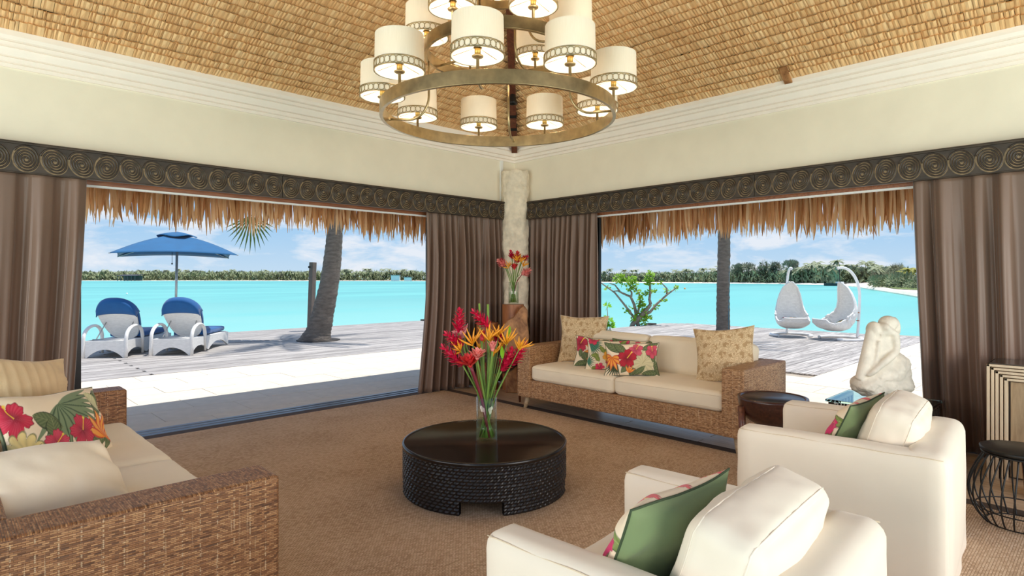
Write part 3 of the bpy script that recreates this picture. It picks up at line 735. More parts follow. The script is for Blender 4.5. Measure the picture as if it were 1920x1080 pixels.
# ------------------------------------------------------------------ printed fabrics (flat print painted per vertex)
class Canvas:
    def __init__(s, w, h, nu, nv, base):
        u = (np.arange(nu + 1) / nu - .5) * w; v = (np.arange(nv + 1) / nv - .5) * h
        s.X, s.Y = np.meshgrid(u, v); s.c = np.ones(s.X.shape + (3,)) * np.array(base[:3])
    def put(s, mask, col):
        m = np.clip(mask, 0, 1)[..., None]; col = np.asarray(col)
        if col.ndim == 1: col = col[:3]
        s.c = s.c * (1 - m) + col * m
    def pol(s, x, y, rot=0):
        dx, dy = s.X - x, s.Y - y; return np.hypot(dx, dy), np.arctan2(dy, dx) - rot, dx * np.cos(rot) + dy * np.sin(rot), -dx * np.sin(rot) + dy * np.cos(rot)
    def hib(s, x, y, R, rot=0, col=C(186, 24, 56), dark=C(110, 8, 30), lite=C(228, 96, 120)):
        r, th, _, _ = s.pol(x, y, rot); k = np.abs(np.cos(2.5 * th)); rad = R * (.55 + .45 * k ** .5) * (1 + .05 * np.sin(17 * th))
        s.put((rad - r) / .003, dark)
        tt = r / R; vein = .5 + .5 * np.sin(31 * th + 2 * tt)
        colr = np.array(dark[:3])[None, None] * (1 - np.clip(tt * 1.7, 0, 1))[..., None] + np.array(col[:3]) * np.clip(tt * 1.7, 0, 1)[..., None]
        colr = colr * (1 - (.30 * vein * k)[..., None]) + np.array(lite[:3]) * (.30 * vein * k)[..., None]
        s.put((rad * .95 - r) / .003, colr)
        _, _, a, b = s.pol(x, y, rot + .7); s.put(((R * .045 - np.abs(b)) / .002) * (a > 0) * (a < R * .75), C(246, 200, 70)); rr = np.hypot(a - R * .75, b); s.put((R * .10 - rr) / .003, C(250, 210, 80))
    def star(s, x, y, R, rot=0, n=7, span=3.6, col=C(240, 150, 40), edge=C(206, 60, 40)):
        for i in range(n):
            an = rot - span / 2 + span * i / (n - 1); _, _, a, b = s.pol(x, y, an); t = np.clip(a / R, 0, 1)
            wd = R * .15 * np.sin(PI * np.clip(t, 0, 1) ** .8); ok = (a > 0) * (a < R)
            s.put((wd - np.abs(b)) / .002 * ok, edge); s.put((wd * .62 - np.abs(b)) / .002 * ok, np.array(col[:3]) * (1 - .3 * t[..., None]) + np.array(C(255, 230, 150)[:3]) * .3 * t[..., None])
    def leaf(s, x, y, L, W, rot, col=C(92, 112, 64), dark=C(48, 66, 40), lite=C(160, 172, 120)):
        _, _, a, b = s.pol(x, y, rot); t = np.clip(a / L, 0, 1); wd = W * np.sin(PI * t ** .75); ok = (a > 0) * (a < L)
        s.put((wd - np.abs(b)) / .002 * ok, dark)
        st = .5 + .5 * np.sin((a + np.abs(b) * .9) / L * 46)
        s.put((wd * .88 - np.abs(b)) / .002 * ok, np.array(col[:3]) * (1 - .4 * st[..., None]) + np.array(lite[:3]) * .4 * st[..., None])
        s.put((.0018 - np.abs(b)) / .001 * ok, lite)
    def palm(s, x, y, L, rot, n=13, span=2.4, col=C(104, 128, 92), dark=C(58, 80, 58)):
        for i in range(n):
            an = rot - span / 2 + span * i / (n - 1); _, _, a, b = s.pol(x, y, an); LL = L * (1 - .3 * abs(i / (n - 1) - .5)); t = np.clip(a / LL, 0, 1)
            wd = L * .055 * np.sin(PI * t ** .7); ok = (a > 0) * (a < LL)
            s.put((wd - np.abs(b)) / .002 * ok, dark if i % 2 else col); s.put((wd * .5 - np.abs(b)) / .002 * ok, col)
    def monstera(s, x, y, R, rot, col=C(214, 204, 160), dark=C(140, 136, 92)):
        r, th, a, b = s.pol(x, y, rot); th = (th + PI) % (2 * PI) - PI; cut = np.abs(np.cos(6 * th)); rad = R * (.62 + .38 * cut ** .4) * (1 - .25 * (np.abs(th) / PI) ** 3)
        s.put((rad - r) / .003, dark); s.put((rad * .94 - r) / .003, np.array(col[:3]) * (.8 + .2 * cut[..., None]))
        s.put((.002 - np.abs(b)) / .001 * (a > -.1 * R) * (r < R * .9), dark)
def floral(kind):
    def paint(w, h, nu, nv):
        c = Canvas(w, h, nu, nv, C(242, 224, 194)); X = w / 2; Y = h / 2
        gd = dict(col=C(84, 100, 62), dark=C(40, 54, 34), lite=C(140, 150, 104))
        if kind == 'wide':
            c.leaf(-X * 1.02, Y * .95, .26, .05, -.45, **gd); c.leaf(-X * .6, Y * 1.05, .22, .045, -.9, **gd); c.palm(-X * .55, -Y * .15, .2, -2.2, 11, 1.7, C(70, 84, 52), C(36, 48, 30))
            c.star(-X * .72, Y * .1, .15, 4.6, 7, 3.2); c.leaf(X * .1, -Y * .45, .14, .035, -1.9, **gd); c.leaf(-X * .1, -Y * .3, .12, .035, -2.3, **gd)
            c.monstera(X * .42, -Y * .28, .135, .9); c.leaf(X * .35, -Y * .95, .2, .035, .2, **gd); c.leaf(X * .1, -Y * .98, .15, .03, .7, **gd); c.leaf(X * .98, -Y * .95, .18, .035, 1.7, **gd); c.leaf(X * .55, Y * .5, .11, .03, -.9, **gd)
            c.leaf(X * .98, Y * .95, .2, .04, -2.7, **gd); c.leaf(X * .8, -Y * .2, .12, .03, 1.3, **gd)
            c.hib(X * .18, Y * .5, .075, .4, C(206, 70, 96), C(150, 30, 60), C(240, 150, 160)); c.hib(X * .78, Y * .45, .075, 1.0, C(200, 56, 84), C(140, 24, 54), C(240, 150, 160)); c.hib(-X * .14, Y * .02, .098, .2, C(176, 20, 44), C(104, 8, 24), C(214, 60, 80)); c.star(-X * .1, -Y * .82, .08, 1.2, 4, 1.4)
        elif kind == 'star':
            c.leaf(X * .2, Y * .9, .24, .045, -.6, **gd); c.leaf(-X * .9, Y * .95, .18, .035, -.5, **gd); c.palm(X * .35, -Y * .95, .24, 1.7, 13, 2.4, C(70, 84, 52), C(36, 48, 30)); c.leaf(-X * .2, -Y * .6, .16, .05, 3.9, **gd); c.leaf(-X * .55, -Y * .05, .11, .05, -1.2, **gd); c.leaf(-X * .95, -Y * .98, .22, .04, .3, **gd)
            c.star(X * .05, Y * .1, .16, 3.3, 9, 4.6); c.hib(-X * .78, Y * .5, .10, .3, C(190, 40, 70)); c.leaf(-X * .75, Y * .15, .10, .03, -1.5, **gd); c.hib(X * .8, Y * .7, .08, .3, C(200, 56, 84)); c.leaf(X * .9, -Y * .1, .16, .04, -2.2, **gd)
        elif kind == 'small':
            t = dict(col=C(70, 130, 104), dark=C(40, 90, 74)); gl = dict(col=C(112, 130, 50), dark=C(58, 76, 30), lite=C(176, 186, 100))
            c.palm(-X * .9, Y * .75, .2, -.5, 11, 1.4, **t); c.palm(-X * .98, -Y * .5, .13, .2, 9, 2.0, **t)
            for (x, y, r) in ((-.1, .1, 2.2), (-.1, .05, 1.0), (-.35, -.05, 3.2), (.3, .2, .7), (.2, -.3, .2), (-.3, -.4, 2.3), (.45, -.85, .1), (-.7, -.92, .15), (.1, .3, 1.5)): c.leaf(X * x, Y * y, .10, .024, r, **gl)
            c.hib(X * .15, Y * .45, .045, .2, C(244, 160, 40), C(200, 90, 30), C(255, 210, 90)); c.hib(X * .05, -Y * .1, .055, .9, C(246, 170, 50), C(210, 100, 40), C(255, 214, 110)); c.hib(X * .28, -Y * .55, .075, .2, C(208, 22, 72), C(140, 8, 44), C(240, 90, 130)); c.hib(-X * .3, -Y * .8, .055, 1.2, C(226, 44, 92), C(160, 14, 60), C(246, 120, 150)); c.hib(-X * .7, Y * .95, .07, .2, C(208, 40, 80)); c.hib(X * .8, Y * .85, .07, .2, C(220, 60, 96)); c.leaf(X * .6, Y * .6, .10, .03, .9, **gl)
        elif kind == 'palm':
            c.palm(-X * .05, Y * .55, .34, -1.05, 17, 2.7, C(122, 142, 106), C(66, 90, 64)); c.leaf(-X * .55, Y * .35, .17, .05, -.6, **gd); c.leaf(-X * .3, Y * .2, .13, .045, -1.6, **gd); c.leaf(X * .98, Y * .9, .24, .05, -2.2, **gd); c.leaf(X * .6, Y * .8, .22, .04, -.9, C(196, 196, 150), C(120, 128, 86), C(226, 222, 184)); c.leaf(X * .5, -Y * .1, .12, .04, -.6, **gd); c.leaf(X * .3, -Y * .7, .16, .04, .2, **gd); c.leaf(X * .95, Y * .2, .26, .05, -1.9, **gd)
            c.star(X * .72, -Y * .55, .17, 1.3, 7, 2.8); c.hib(X * .22, -Y * .28, .092, .5, C(190, 38, 70), C(120, 14, 44), C(232, 110, 130)); c.hib(-X * .30, -Y * .46, .08, .1, C(204, 54, 84), C(140, 20, 50), C(236, 130, 150)); c.hib(-X * .85, Y * .35, .10, .9, C(200, 34, 66), C(130, 14, 40), C(232, 110, 130)); c.monstera(-X * .85, -Y * .5, .12, .3, C(240, 220, 150)); c.leaf(-X * .1, -Y * .85, .2, .045, .2, **gd)
        elif kind == 'pinkgreen':
            gl = dict(col=C(110, 130, 60), dark=C(60, 80, 40), lite=C(170, 180, 110)); t = dict(col=C(60, 124, 96), dark=C(36, 84, 66))
            for x in (-.75, -.1, .55):
                c.palm(X * x, -Y * .6, .14, 2.2, 9, 1.6, **t)
                for r in (0, 1.2, 2.4, 3.6, 5.0): c.leaf(X * (x + .1), Y * .2, .15, .035, r + x, **gl)
                c.hib(X * (x + .12), Y * .25, .085, .3, C(226, 30, 110), C(170, 10, 80), C(246, 120, 170)); c.hib(X * (x - .1), -Y * .35, .05, .9, C(246, 176, 50), C(214, 110, 40), C(255, 220, 120)); c.hib(X * (x - .12), Y * .75, .06, .3, C(238, 90, 96), C(190, 40, 60), C(250, 160, 160))
        elif kind == 'damask':
            c.c[:] = np.array(C(178, 146, 104)[:3]); lt = C(230, 208, 168)
            r_ = random.Random(5)
            for i in range(6):
                for j in range(6):
                    x = -X + (i + .5 + (.5 if j % 2 else 0) - .25) * w / 6; y = -Y + (j + .5) * h / 6
                    R = w * .098; r, th, a, b = c.pol(x, y, r_.random() * 6)
                    if (i + j) % 2 == 0:
                        k = np.abs(np.cos(5 * th)); rad = R * (.7 + .3 * k)
                        s1 = ((rad - r) / .003).clip(0, 1) * ((np.sin(th * 20) > .1) | (np.abs(rad - r) < .006) | (r < R * .2)); c.put(s1, lt)
                        c.put((R * .12 - r) / .002, C(190, 160, 116))
                    else:
                        for q in range(6):
                            an = r_.random() * .4 + q * 1.05; _, _, a, b = c.pol(x, y, an); b = b - .35 * a * a / R * (1 if q % 2 else -1); t = np.clip(a / (R * 1.25), 0, 1); wd = R * .26 * np.sin(PI * t ** .8); ok = (a > 0) * (a < R * 1.25)
                            c.put(((wd - np.abs(b)) / .003).clip(0, 1) * ok * ((np.abs(b) > wd * .72) | (np.sin((a - np.abs(b)) / R * 30) > .2)), lt)
        return c.c
    return paint
BACKGREEN = C(112, 126, 84)
def pillow(name, label, w, h, t, loc, yaw, lean=0, roll=0, kind=None, back=None, mat=None, group=None, pipe=None, res=150, cat='cushion', ear=.11, stand=True, wr=1.0, pleats=False):
    """pillow standing on its lower edge; face towards local -y; yaw turns about z, lean tips the top backwards"""
    root = thing(name, label, cat, loc, 0, group)
    root.rotation_mode = 'XYZ'
    Mx = Matrix.Rotation(yaw, 4, 'Z') @ Matrix.Rotation(-lean, 4, 'X') @ Matrix.Rotation(roll, 4, 'Y') @ Matrix.Translation((0, 0, h / 2))
    root.rotation_euler = Mx.to_euler(); off = Mx.to_translation(); root.location = Vector(loc) + off
    nu, nv = res, max(30, int(res * h / w)); sd = sum(map(ord, label)) % 97
    if not kind: nu, nv = 60, max(30, int(60 * h / w))
    def surf(sg):
        def fn(a, b):
            u, v = 2 * a - 1, 2 * b - 1; e = ((1 - u * u) * (1 - v * v)); th = t / 2 * (max(0, e) ** .42) * (.93 + .07 * e)
            x = w / 2 * (u - ear * u * (1 - v * v) * abs(u) ** 3); z = h / 2 * (v - ear * v * (1 - u * u) * abs(v) ** 3)
            wv = wr * (.007 * nz(x * 6, z * 6, sd + sg, 1) + .004 * nz(x * 15, z * 15, sd + sg * 3, 1)) * min(1, e * 5)
            cr = wr * .010 * math.exp(-((abs(u) - .85) / .22) ** 2) * math.sin(v * 9 + sd + u * 5) * min(1, e * 6)
            y = sg * (th + cr) + wv
            if pleats and sg < 0: y -= .005 * max(0, math.sin(u * 30)) ** .5 * min(1, e * 6) if abs(u) < .62 else .0025 * math.sin(v * 60) * min(1, e * 4)
            return (x, y, z + .012 * nz(u * 1.5, v * 1.5, sd))
        return fn
    mb = MB(); mb.grid(surf(-1), nu, nv)
    if kind:
        o = mb.build('cover', MAT['print'], root); me = o.data
        cols = floral(kind)(w, h, nu, nv).reshape(-1, 3); ca = me.color_attributes.new('Col', 'FLOAT_COLOR', 'POINT')
        ca.data.foreach_set('color', np.concatenate([cols, np.ones((len(cols), 1))], 1).astype(np.float32).ravel())
    else: o = mb.build('cover', MAT[mat or 'cream'], root)
    mb = MB(); mb.grid(surf(1), 50, 40, flip=True)
    if back:
        m, g, b = newmat(name + '_back'); b.inputs['Base Color'].default_value = back; b.inputs['Roughness'].default_value = .85; b.inputs['Sheen Weight'].default_value = .2
        g.put(b.inputs['Normal'], g.bump(g.noise(g.coord('Object'), 12, 4), .2, .01)); bo = mb.build('back_cover', m, root)
    else: bo = mb.build('back_cover', MAT[mat or ('cream' if not kind else 'beige')], root)
    f = surf(-1); P = []
    N = 24
    for (s0, s1) in (((0, 0), (1, 0)), ((1, 0), (1, 1)), ((1, 1), (0, 1)), ((0, 1), (0, 0))):
        for i in range(N):
            k = i / N; q = Vector(f(s0[0] + (s1[0] - s0[0]) * k, s0[1] + (s1[1] - s0[1]) * k)); P.append(q)
    mb = MB(); mb.tube(P, .004, 5, closed=True); mb.build('piping', MAT[pipe or ('piping' if not kind else 'greenpipe')], root)
    return root

# ------------------------------------------------------------------ wicker sofas
def sofa(label, loc, rz, W, D, mat, armw=.20, armh=.73, backs=True):
    t = thing('wicker_sofa', label, 'sofa', loc, rz); M_ = MAT[mat]
    m = MB(); m.box((0, -.01, .245), (W - .02, D - .04, .20)); m.build('base', M_, t, bevel=.012)
    for s in (-1, 1):
        m = MB(); m.box((s * (W / 2 - armw / 2), 0, (.145 + armh) / 2), (armw, D, armh - .145)); m.build('arm', M_, t, bevel=.014, seg=3)
    m = MB(); m.box((0, D / 2 - .06, (.345 + armh) / 2), (W - 2 * armw, .12, armh - .345)); m.build('backrest', M_, t, bevel=.012)
    for sx_ in (-1, 1):
        for sy_ in (-1, 1):
            m = MB(); c = Vector((sx_ * (W / 2 - .10), sy_ * (D / 2 - .09), 0))
            m.tube([c + Vector((sx_ * .03, sy_ * .03, .0)), c + Vector((0, 0, .15))], [.020, .032], 12); m.build('leg', MAT['legwood'], t)
    sw = (W - 2 * armw) / 2
    for s in (-1, 1):
        m = MB(); vm = soft_box(m, (sw - .004, D - .10, .175), .045, (.0, .010, .022), 20, (s * sw / 2, -.035, .43), wr=.006, seed=s + 3)
        c = m.build('seat_cushion', MAT['cream'], t)
        P = MB()
        for z_ in (.6, -.6): seam_loop(P, vm, 2, z_, .0025)
        P.build('piping', MAT['piping'], c)
    for s in ((-1, 1) if backs else ()):
        M2 = Matrix.Translation((s * sw / 2, D / 2 - .20, .695)) @ Matrix.Rotation(-.16, 4, 'X')
        m = MB(); soft_box(m, (sw - .005, .20, .38), .06, (0, .03, .015), 18, M=M2, wr=.006, seed=s + 9); m.build('back_cushion', MAT['cream'], t)
    return t
sofa('honey wicker sofa with cream seat cushions in front of the hanging chairs view', (5.30, 3.53, 0), -PI / 2, 2.68, .90, 'wicker_light')
sofa('dark brown wicker sofa with cream seat cushions in front of the loungers view', (.52, 3.66, 0), PI / 2, 2.72, .92, 'wicker', backs=False)
ZS = .515
G1 = None
pillow('damask_cushion', 'tan damask cushion beside the corner column at the far arm of the honey sofa', .58, .56, .17, (5.40, 4.36, ZS), -PI / 2 + .42, .22, 0, 'damask', C(190, 162, 120), pipe='piping', res=170)
pillow('damask_cushion', 'tan damask cushion leaning on the arm nearer the round bowl table', .56, .55, .18, (5.30, 2.56, ZS - .005), -PI / 2 + .30, .32, -.10, 'damask', C(190, 162, 120), pipe='piping', res=170)
pillow('floral_cushion', 'floral cushion with an orange bird of paradise, nearest the damask cushion by the column', .50, .34, .13, (5.22, 4.02, ZS), -PI / 2 + .55, .22, .07, 'star', BACKGREEN)
pillow('floral_cushion', 'floral cushion mostly hidden, showing only its top behind the two front floral ones', .50, .34, .12, (5.35, 3.62, ZS), -PI / 2 + .35, .25, 0, 'wide', BACKGREEN)
pillow('floral_cushion', 'floral cushion with small orange blossoms in the middle of the row', .46, .34, .13, (5.12, 3.80, ZS), -PI / 2 + .50, .22, .03, 'small', BACKGREEN)
pillow('floral_cushion', 'wide floral cushion with large dark red hibiscus, frontmost of the row on the honey sofa', .55, .345, .14, (5.03, 3.42, ZS), -PI / 2 + .52, .24, -.03, 'wide', BACKGREEN)
pillow('pleated_cushion', 'beige pleated linen cushion at the far end of the dark wicker sofa', .60, .50, .18, (.42, 4.42, ZS + .04), .72, .30, .16, mat='beige', pleats=True, pipe='beige')
pillow('floral_cushion', 'large floral cushion with grey green palm leaf on the dark wicker sofa', .68, .42, .17, (.52, 3.86, ZS), .78, .42, .10, 'palm', BACKGREEN, res=200)
pillow('cream_cushion', 'plain cream cushion lying against the near arm of the dark wicker sofa', .62, .44, .28, (.35, 2.80, ZS - .01), .42, .86, .10, mat='cream', ear=.04, wr=1.6)

# ------------------------------------------------------------------ armchairs
def armchair(label, loc, rz, seed):
    t = thing('armchair', label, 'armchair', loc, rz, None); W, D, H = 1.0, .98, .685; M_ = MAT['creamwhite']
    for s in (-1, 1):
        m = MB(); soft_box(m, (.155, D - .02, H - .03), .055, (.006, 0, .004), 18, (s * (W / 2 - .078), -.0, .03 + (H - .03) / 2), wr=.003, seed=seed + s)
        a = m.build('arm', M_, t)
        m = MB(); x0 = s * (W / 2 - .078)
        for q in (-1, 1):
            pts = [(x0 + q * .062, -D / 2 + .03 + k * (D - .06) / 20, H - .017 + .002 * math.sin(k + seed)) for k in range(21)]; m.tube(pts, .0022, 5)
        m.build('seam', MAT['piping'], a)
    m = MB(); soft_box(m, (W - .02, .20, H - .02), .065, (0, .012, .006), 20, (0, D / 2 - .10, .03 + (H - .02) / 2), wr=.005, seed=seed); m.build('backrest', M_, t)
    m = MB(); soft_box(m, (W - .27, D - .14, .27), .03, (0, 0, 0), 10, (0, -.055, .165)); m.build('base', M_, t)
    m = MB()
    def skirt(u, v):
        P = [(-W / 2, -D / 2), (W / 2, -D / 2), (W / 2, D / 2), (-W / 2, D / 2), (-W / 2, -D / 2)]; k = min(3, int(u * 4)); f = u * 4 - k
        x = P[k][0] + (P[k + 1][0] - P[k][0]) * f; y = P[k][1] + (P[k + 1][1] - P[k][1]) * f; o = 1 + .012 * (1 - v) * (1 + .8 * math.sin(u * 70 + seed))
        return (x * o * .995, y * o * .995, .005 + .10 * v)
    m.grid(skirt, 120, 3); o = m.build('skirt', M_, t)
    m = MB(); soft_box(m, (W - .325, D - .24, .17), .05, (0, .01, .025), 16, (0, -.10, .375), wr=.007, seed=seed + 5); m.build('seat_cushion', M_, t)
    M2 = Matrix.Translation((.0, D / 2 - .295, .625)) @ Matrix.Rotation(-.30, 4, 'X')
    m = MB(); vm = soft_box(m, (W - .34, .21, .43), .05, (.012, .045, .022), 26, M=M2, wr=.009, seed=seed + 7); c = m.build('back_cushion', M_, t)
    m = MB()
    for y_ in (-.74, .74): seam_loop(m, vm, 1, y_, .0032)
    m.build('piping', MAT['creamwhite'], c); return t
armchair('ivory slipcovered armchair beside the round bowl table and glass table', (3.73, 1.06, 0), PI + .09, 2)
armchair('ivory slipcovered armchair nearest the camera, in front of the coffee table', (1.80, 1.00, 0), PI + .06, 13)
pillow('green_cushion', 'green backed floral cushion in the armchair nearest the coffee table', .54, .46, .17, (1.68, 1.13, .43), PI - .05, .42, .0, 'pinkgreen', C(124, 142, 96), pipe='greenpipe', ear=.10)
pillow('green_cushion', 'green backed floral cushion in the armchair by the glass table', .52, .42, .16, (3.68, 1.14, .46), PI - .05, .44, .0, 'pinkgreen', C(124, 142, 96), pipe='greenpipe', ear=.10)

# ------------------------------------------------------------------ coffee table
t = thing('coffee_table', 'low round black coffee table with chiselled drum side on the carpet', 'table', (2.86, 3.20, 0)); R = .585
m = MB(); nA, nZ = 336, 30; zt = .325
def hole(an): return any(abs((an - a0 + PI) % (2 * PI) - PI) < .075 * PI for a0 in [math.radians(-134 + 90 * k) for k in range(4)])
vs = []; 
for j in range(nZ + 1):
    for i in range(nA):
        an = 2 * PI * i / nA; row = j // 2
        ph = (i / 4 + (.5 if row % 2 else 0)) % 1.0
        dz = .0065 * math.sin(PI * ph) ** .6 * (1 if j % 2 else .15) + .0012 * math.sin(i * 1.7 + row * 5)
        r = R - .006 + dz; vs.append((r * math.cos(an), r * math.sin(an), .012 + (zt - .012) * j / nZ))
fs = []
for j in range(nZ):
    for i in range(nA):
        if j < 8 and hole(2 * PI * (i + .5) / nA): continue
        fs.append((j * nA + i, j * nA + (i + 1) % nA, (j + 1) * nA + (i + 1) % nA, (j + 1) * nA + i))
m.add(vs, fs); m.build('carved_side', MAT['black_carved'], t)
m = MB(); m.lathe([(R - .05, .10), (R - .05, .32)], 64); m.lathe([(R - .012, .096), (.001, .096)], 64); m.build('inner_drum', MAT['black_carved'], t)
for k in range(4):
    a0 = math.radians(-134 + 45 + 90 * k); m = MB(); m.lathe([(R - .045, .012), (R - .045, .10), (R - .008, .10), (R - .008, .012), (R - .045, .012)], 30, a0=a0 - PI * .172, a1=a0 + PI * .172); m.build('foot', MAT['black_carved'], t)
m = MB(); m.lathe([(R - .006, .315), (R + .002, .322), (R + .002, .342), (R - .004, .347), (R - .016, .347), (R - .020, .341), (R - .022, .338), (.0001, .338)], 128); m.build('tabletop', MAT['black_table'], t)

# ------------------------------------------------------------------ bowl side tables
def bowl_table(label, loc, rz):
    t = thing('bowl_table', label, 'table', loc, rz); Rb = .255; h = .575
    m = MB(); pr = [(.0001, h - .235)]
    for k in range(1, 15): a_ = k / 14 * PI / 2; pr.append((Rb * math.sin(a_) ** .85, h - .035 - .20 * math.cos(a_)))
    pr += [(Rb + .004, h - .02), (Rb + .002, h - .002), (Rb - .008, h), (Rb - .02, h - .003), (Rb - .024, h - .012)]
    m.lathe(pr, 48); m.build('bowl', MAT['bowl'], t)
    m = MB(); m.lathe([(Rb - .022, h - .013), (Rb - .03, h - .006), (.0001, h - .006)], 48); m.build('tray_top', MAT['tray'], t)
    for k in range(3):
        an = k * 2 * PI / 3 + PI / 6; c, s = math.cos(an), math.sin(an); m = MB()
        m.tube([(c * (Rb + .0), s * (Rb + .0), h - .07), (c * (Rb - .005), s * (Rb - .005), .30), (c * (Rb + .01), s * (Rb + .01), 0)], [.030, .024, .013], 12); m.build('leg', MAT['leg_mahogany'], t)
    return t
bowl_table('round dark wooden bowl table between the honey sofa arm and an ivory armchair', (4.72, 1.90, 0), -.15)
bowl_table('round dark wooden bowl table in the corner behind the large bouquet', (4.96, 5.30, 0), .62)

# ------------------------------------------------------------------ wire stool
t = thing('wire_stool', 'black wire drum stool with a round top in front of the console', 'stool', (4.72, .42, 0)); h = .47
m = MB(); m.lathe([(.0001, h - .03), (.185, h - .03), (.195, h - .02), (.197, h - .004), (.19, h), (.0001, h)], 48); m.build('top', MAT['black_metal'], t)
m = MB(); 
def ring(r, z, rr=.006): m.tube([(r * math.cos(a * PI / 24), r * math.sin(a * PI / 24), z) for a in range(48)], rr, 8, closed=True)
ring(.185, h - .035); ring(.165, .008, .007); ring(.215, .10, .004); m.build('hoop', MAT['black_metal'], t)
m = MB(); pts = []
for k in range(17):
    u = k / 16; r = .168 + .085 * math.sin(PI * (u ** .85)) ; an = .10 * (u - .5); pts.append((r * math.cos(an), r * math.sin(an), .008 + (h - .04) * u))
m.tube(pts, .0048, 7); wm = m.mesh('wire', MAT['black_metal'])
for k in range(26): inst(wm, 'wire', t, (0, 0, 0), (0, 0, 2 * PI * k / 26))

# ------------------------------------------------------------------ console with the stepped frame
t = thing('console', 'pale oak console with a stepped frame and dark top against the right curtain', 'console', (5.69, .70, 0))
# local: front face at x=0 (faces -x), runs along -y
L_, Dp, Hh = 1.35, .42, .86
m = MB(); m.box((Dp / 2 + .03, -L_ / 2, Hh - .055), (Dp - .08, L_ - .02, .07)); m.box((Dp / 2 + .03, -.05, Hh / 2 - .02), (Dp - .08, .08, Hh - .05)); m.box((Dp / 2 + .03, -L_ + .05, Hh / 2 - .02), (Dp - .08, .08, Hh - .05)); m.build('carcass', MAT['console_gap'], t)
for k in range(5):
    o_ = k * .025; dx = k * .008; m = MB()
    zt_, y0_, y1_ = Hh - .004 - o_, -o_, -L_ + o_
    m.box((Dp / 2 + dx / 2, (y0_ + y1_) / 2, zt_ - .009), (Dp - dx, y0_ - y1_, .018)) if k == 0 else m.box((dx + .05, (y0_ + y1_) / 2, zt_ - .009), (.10, y0_ - y1_, .018))
    for y_, s in ((y0_, -1), (y1_, 1)): m.box((Dp / 2 + dx / 2 if k == 0 else dx + .05, y_ + s * .009, zt_ / 2), (Dp - dx if k == 0 else .10, .018, zt_))
    m.build('frame_strip', MAT['console_light'], t, bevel=.002)
for k in range(3):
    w_ = (L_ - .26) / 3; m = MB(); m.box((.10, -.13 - w_ * (k + .5), Hh / 2 - .06), (.02, w_ - .003, Hh - .15)); m.build('panel', MAT['console_panel'], t)
m = MB(); m.box((Dp / 2 + .004, -L_ / 2, Hh + .001), (Dp - .03, L_ - .03, .006)); m.build('stone_top', MAT['console_top'], t)
# woven basket under it
t = thing('basket', 'small woven basket on the floor between the wire stool and the console', 'basket', (5.42, .33, 0))
m = MB(); m.lathe([(.0001, .005), (.125, .005), (.13, .02), (.145, .20), (.15, .30), (.142, .30), (.135, .20), (.12, .03), (.0001, .03)], 40); m.build('body', MAT['wicker'], t)
m = MB(); m.tube([(.148 * math.cos(a * PI / 20), .148 * math.sin(a * PI / 20), .30) for a in range(40)], .009, 8, closed=True); m.build('rim', MAT['wicker'], t)

# ------------------------------------------------------------------ glass table and the stone sculpture
t = thing('glass_table', 'low glass topped table under the stone sculpture', 'table', (5.78, 1.40, 0)); gh = .47
m = MB(); m.box((0, 0, gh - .010), (.62, .72, .020)); m.build('glass_top', MAT['green_glass'], t, bevel=.003)
for s in (-1, 1):
    m = MB(); y = s * .325
    for zz in (.02, gh - .035): m.box((0, y, zz), (.54, .045, .03))
    for k in range(7): m.box((-.255 + k * .085, y, .23), (.03, .045, .40))
    for k in range(5): m.box((0, y, .09 + k * .075), (.54, .03, .018))
    m.build('pierced_leg', MAT['console_top'], t, bevel=.002)
S = .00080
def SP(x, z, y=0): return Vector(((x - 415) * S, y, (950 - z) * S))
mb = MB()
def ell(x, z, rx, rz, ry, y=0): mb.ball(SP(x, z, y), (rx * S, ry, rz * S), 24, 16)
def limb(pts, rs): mb.tube([SP(*p) for p in pts], [r * S for r in rs], 14)
ell(420, 800, 300, 140, .14); ell(560, 640, 150, 190, .13); ell(280, 790, 175, 105, .13); ell(590, 790, 140, 130, .13); ell(430, 690, 200, 150, .14); ell(440, 880, 170, 66, .10)
for (x0, z0, r0), (x1, z1, r1) in ((((330, 700, 160)), ((400, 300, 125))), ((430, 600, 140), (440, 250, 110))):
    for k in range(9):
        u = k / 8; ell(x0 + (x1 - x0) * u, z0 + (z1 - z0) * u, r0 + (r1 - r0) * u, 90, .10 - .02 * u, -.01)
ell(560, 200, 62, 120, .075, .02); ell(560, 320, 52, 110, .07, .02); ell(480, 150, 88, 82, .085, -.015); ell(335, 220, 66, 90, .08, -.01); ell(400, 190, 50, 50, .08, -.05)
limb([(360, 260, -.06), (440, 225, -.085), (495, 260, -.09), (505, 350, -.095), (500, 435, -.10)], [46, 50, 44, 38, 36])
limb([(500, 435, -.10), (420, 490, -.125), (330, 560, -.13), (240, 650, -.12), (200, 690, -.10)], [38, 40, 36, 30, 22])
limb([(300, 230, -.02), (250, 400, -.05), (210, 560, -.06), (150, 740, -.05)], [50, 60, 64, 44])
limb([(330, 330, -.09), (300, 480, -.10), (260, 600, -.10)], [20, 22, 18])
tmp = bpy.data.objects.new('tmp', mb.mesh('tmp', MAT['statue'])); COL.objects.link(tmp)
rm = tmp.modifiers.new('r', 'REMESH'); rm.mode = 'VOXEL'; rm.voxel_size = .0085; rm.use_smooth_shade = True
smo = tmp.modifiers.new('s', 'SMOOTH'); smo.factor = .5; smo.iterations = 6
dg = bpy.context.evaluated_depsgraph_get(); me = bpy.data.meshes.new_from_object(tmp.evaluated_get(dg)); bpy.data.objects.remove(tmp)
co = np.zeros(len(me.vertices) * 3, dtype=np.float32); me.vertices.foreach_get('co', co); co = co.reshape(-1, 3)
zmin = co[:, 2].min()
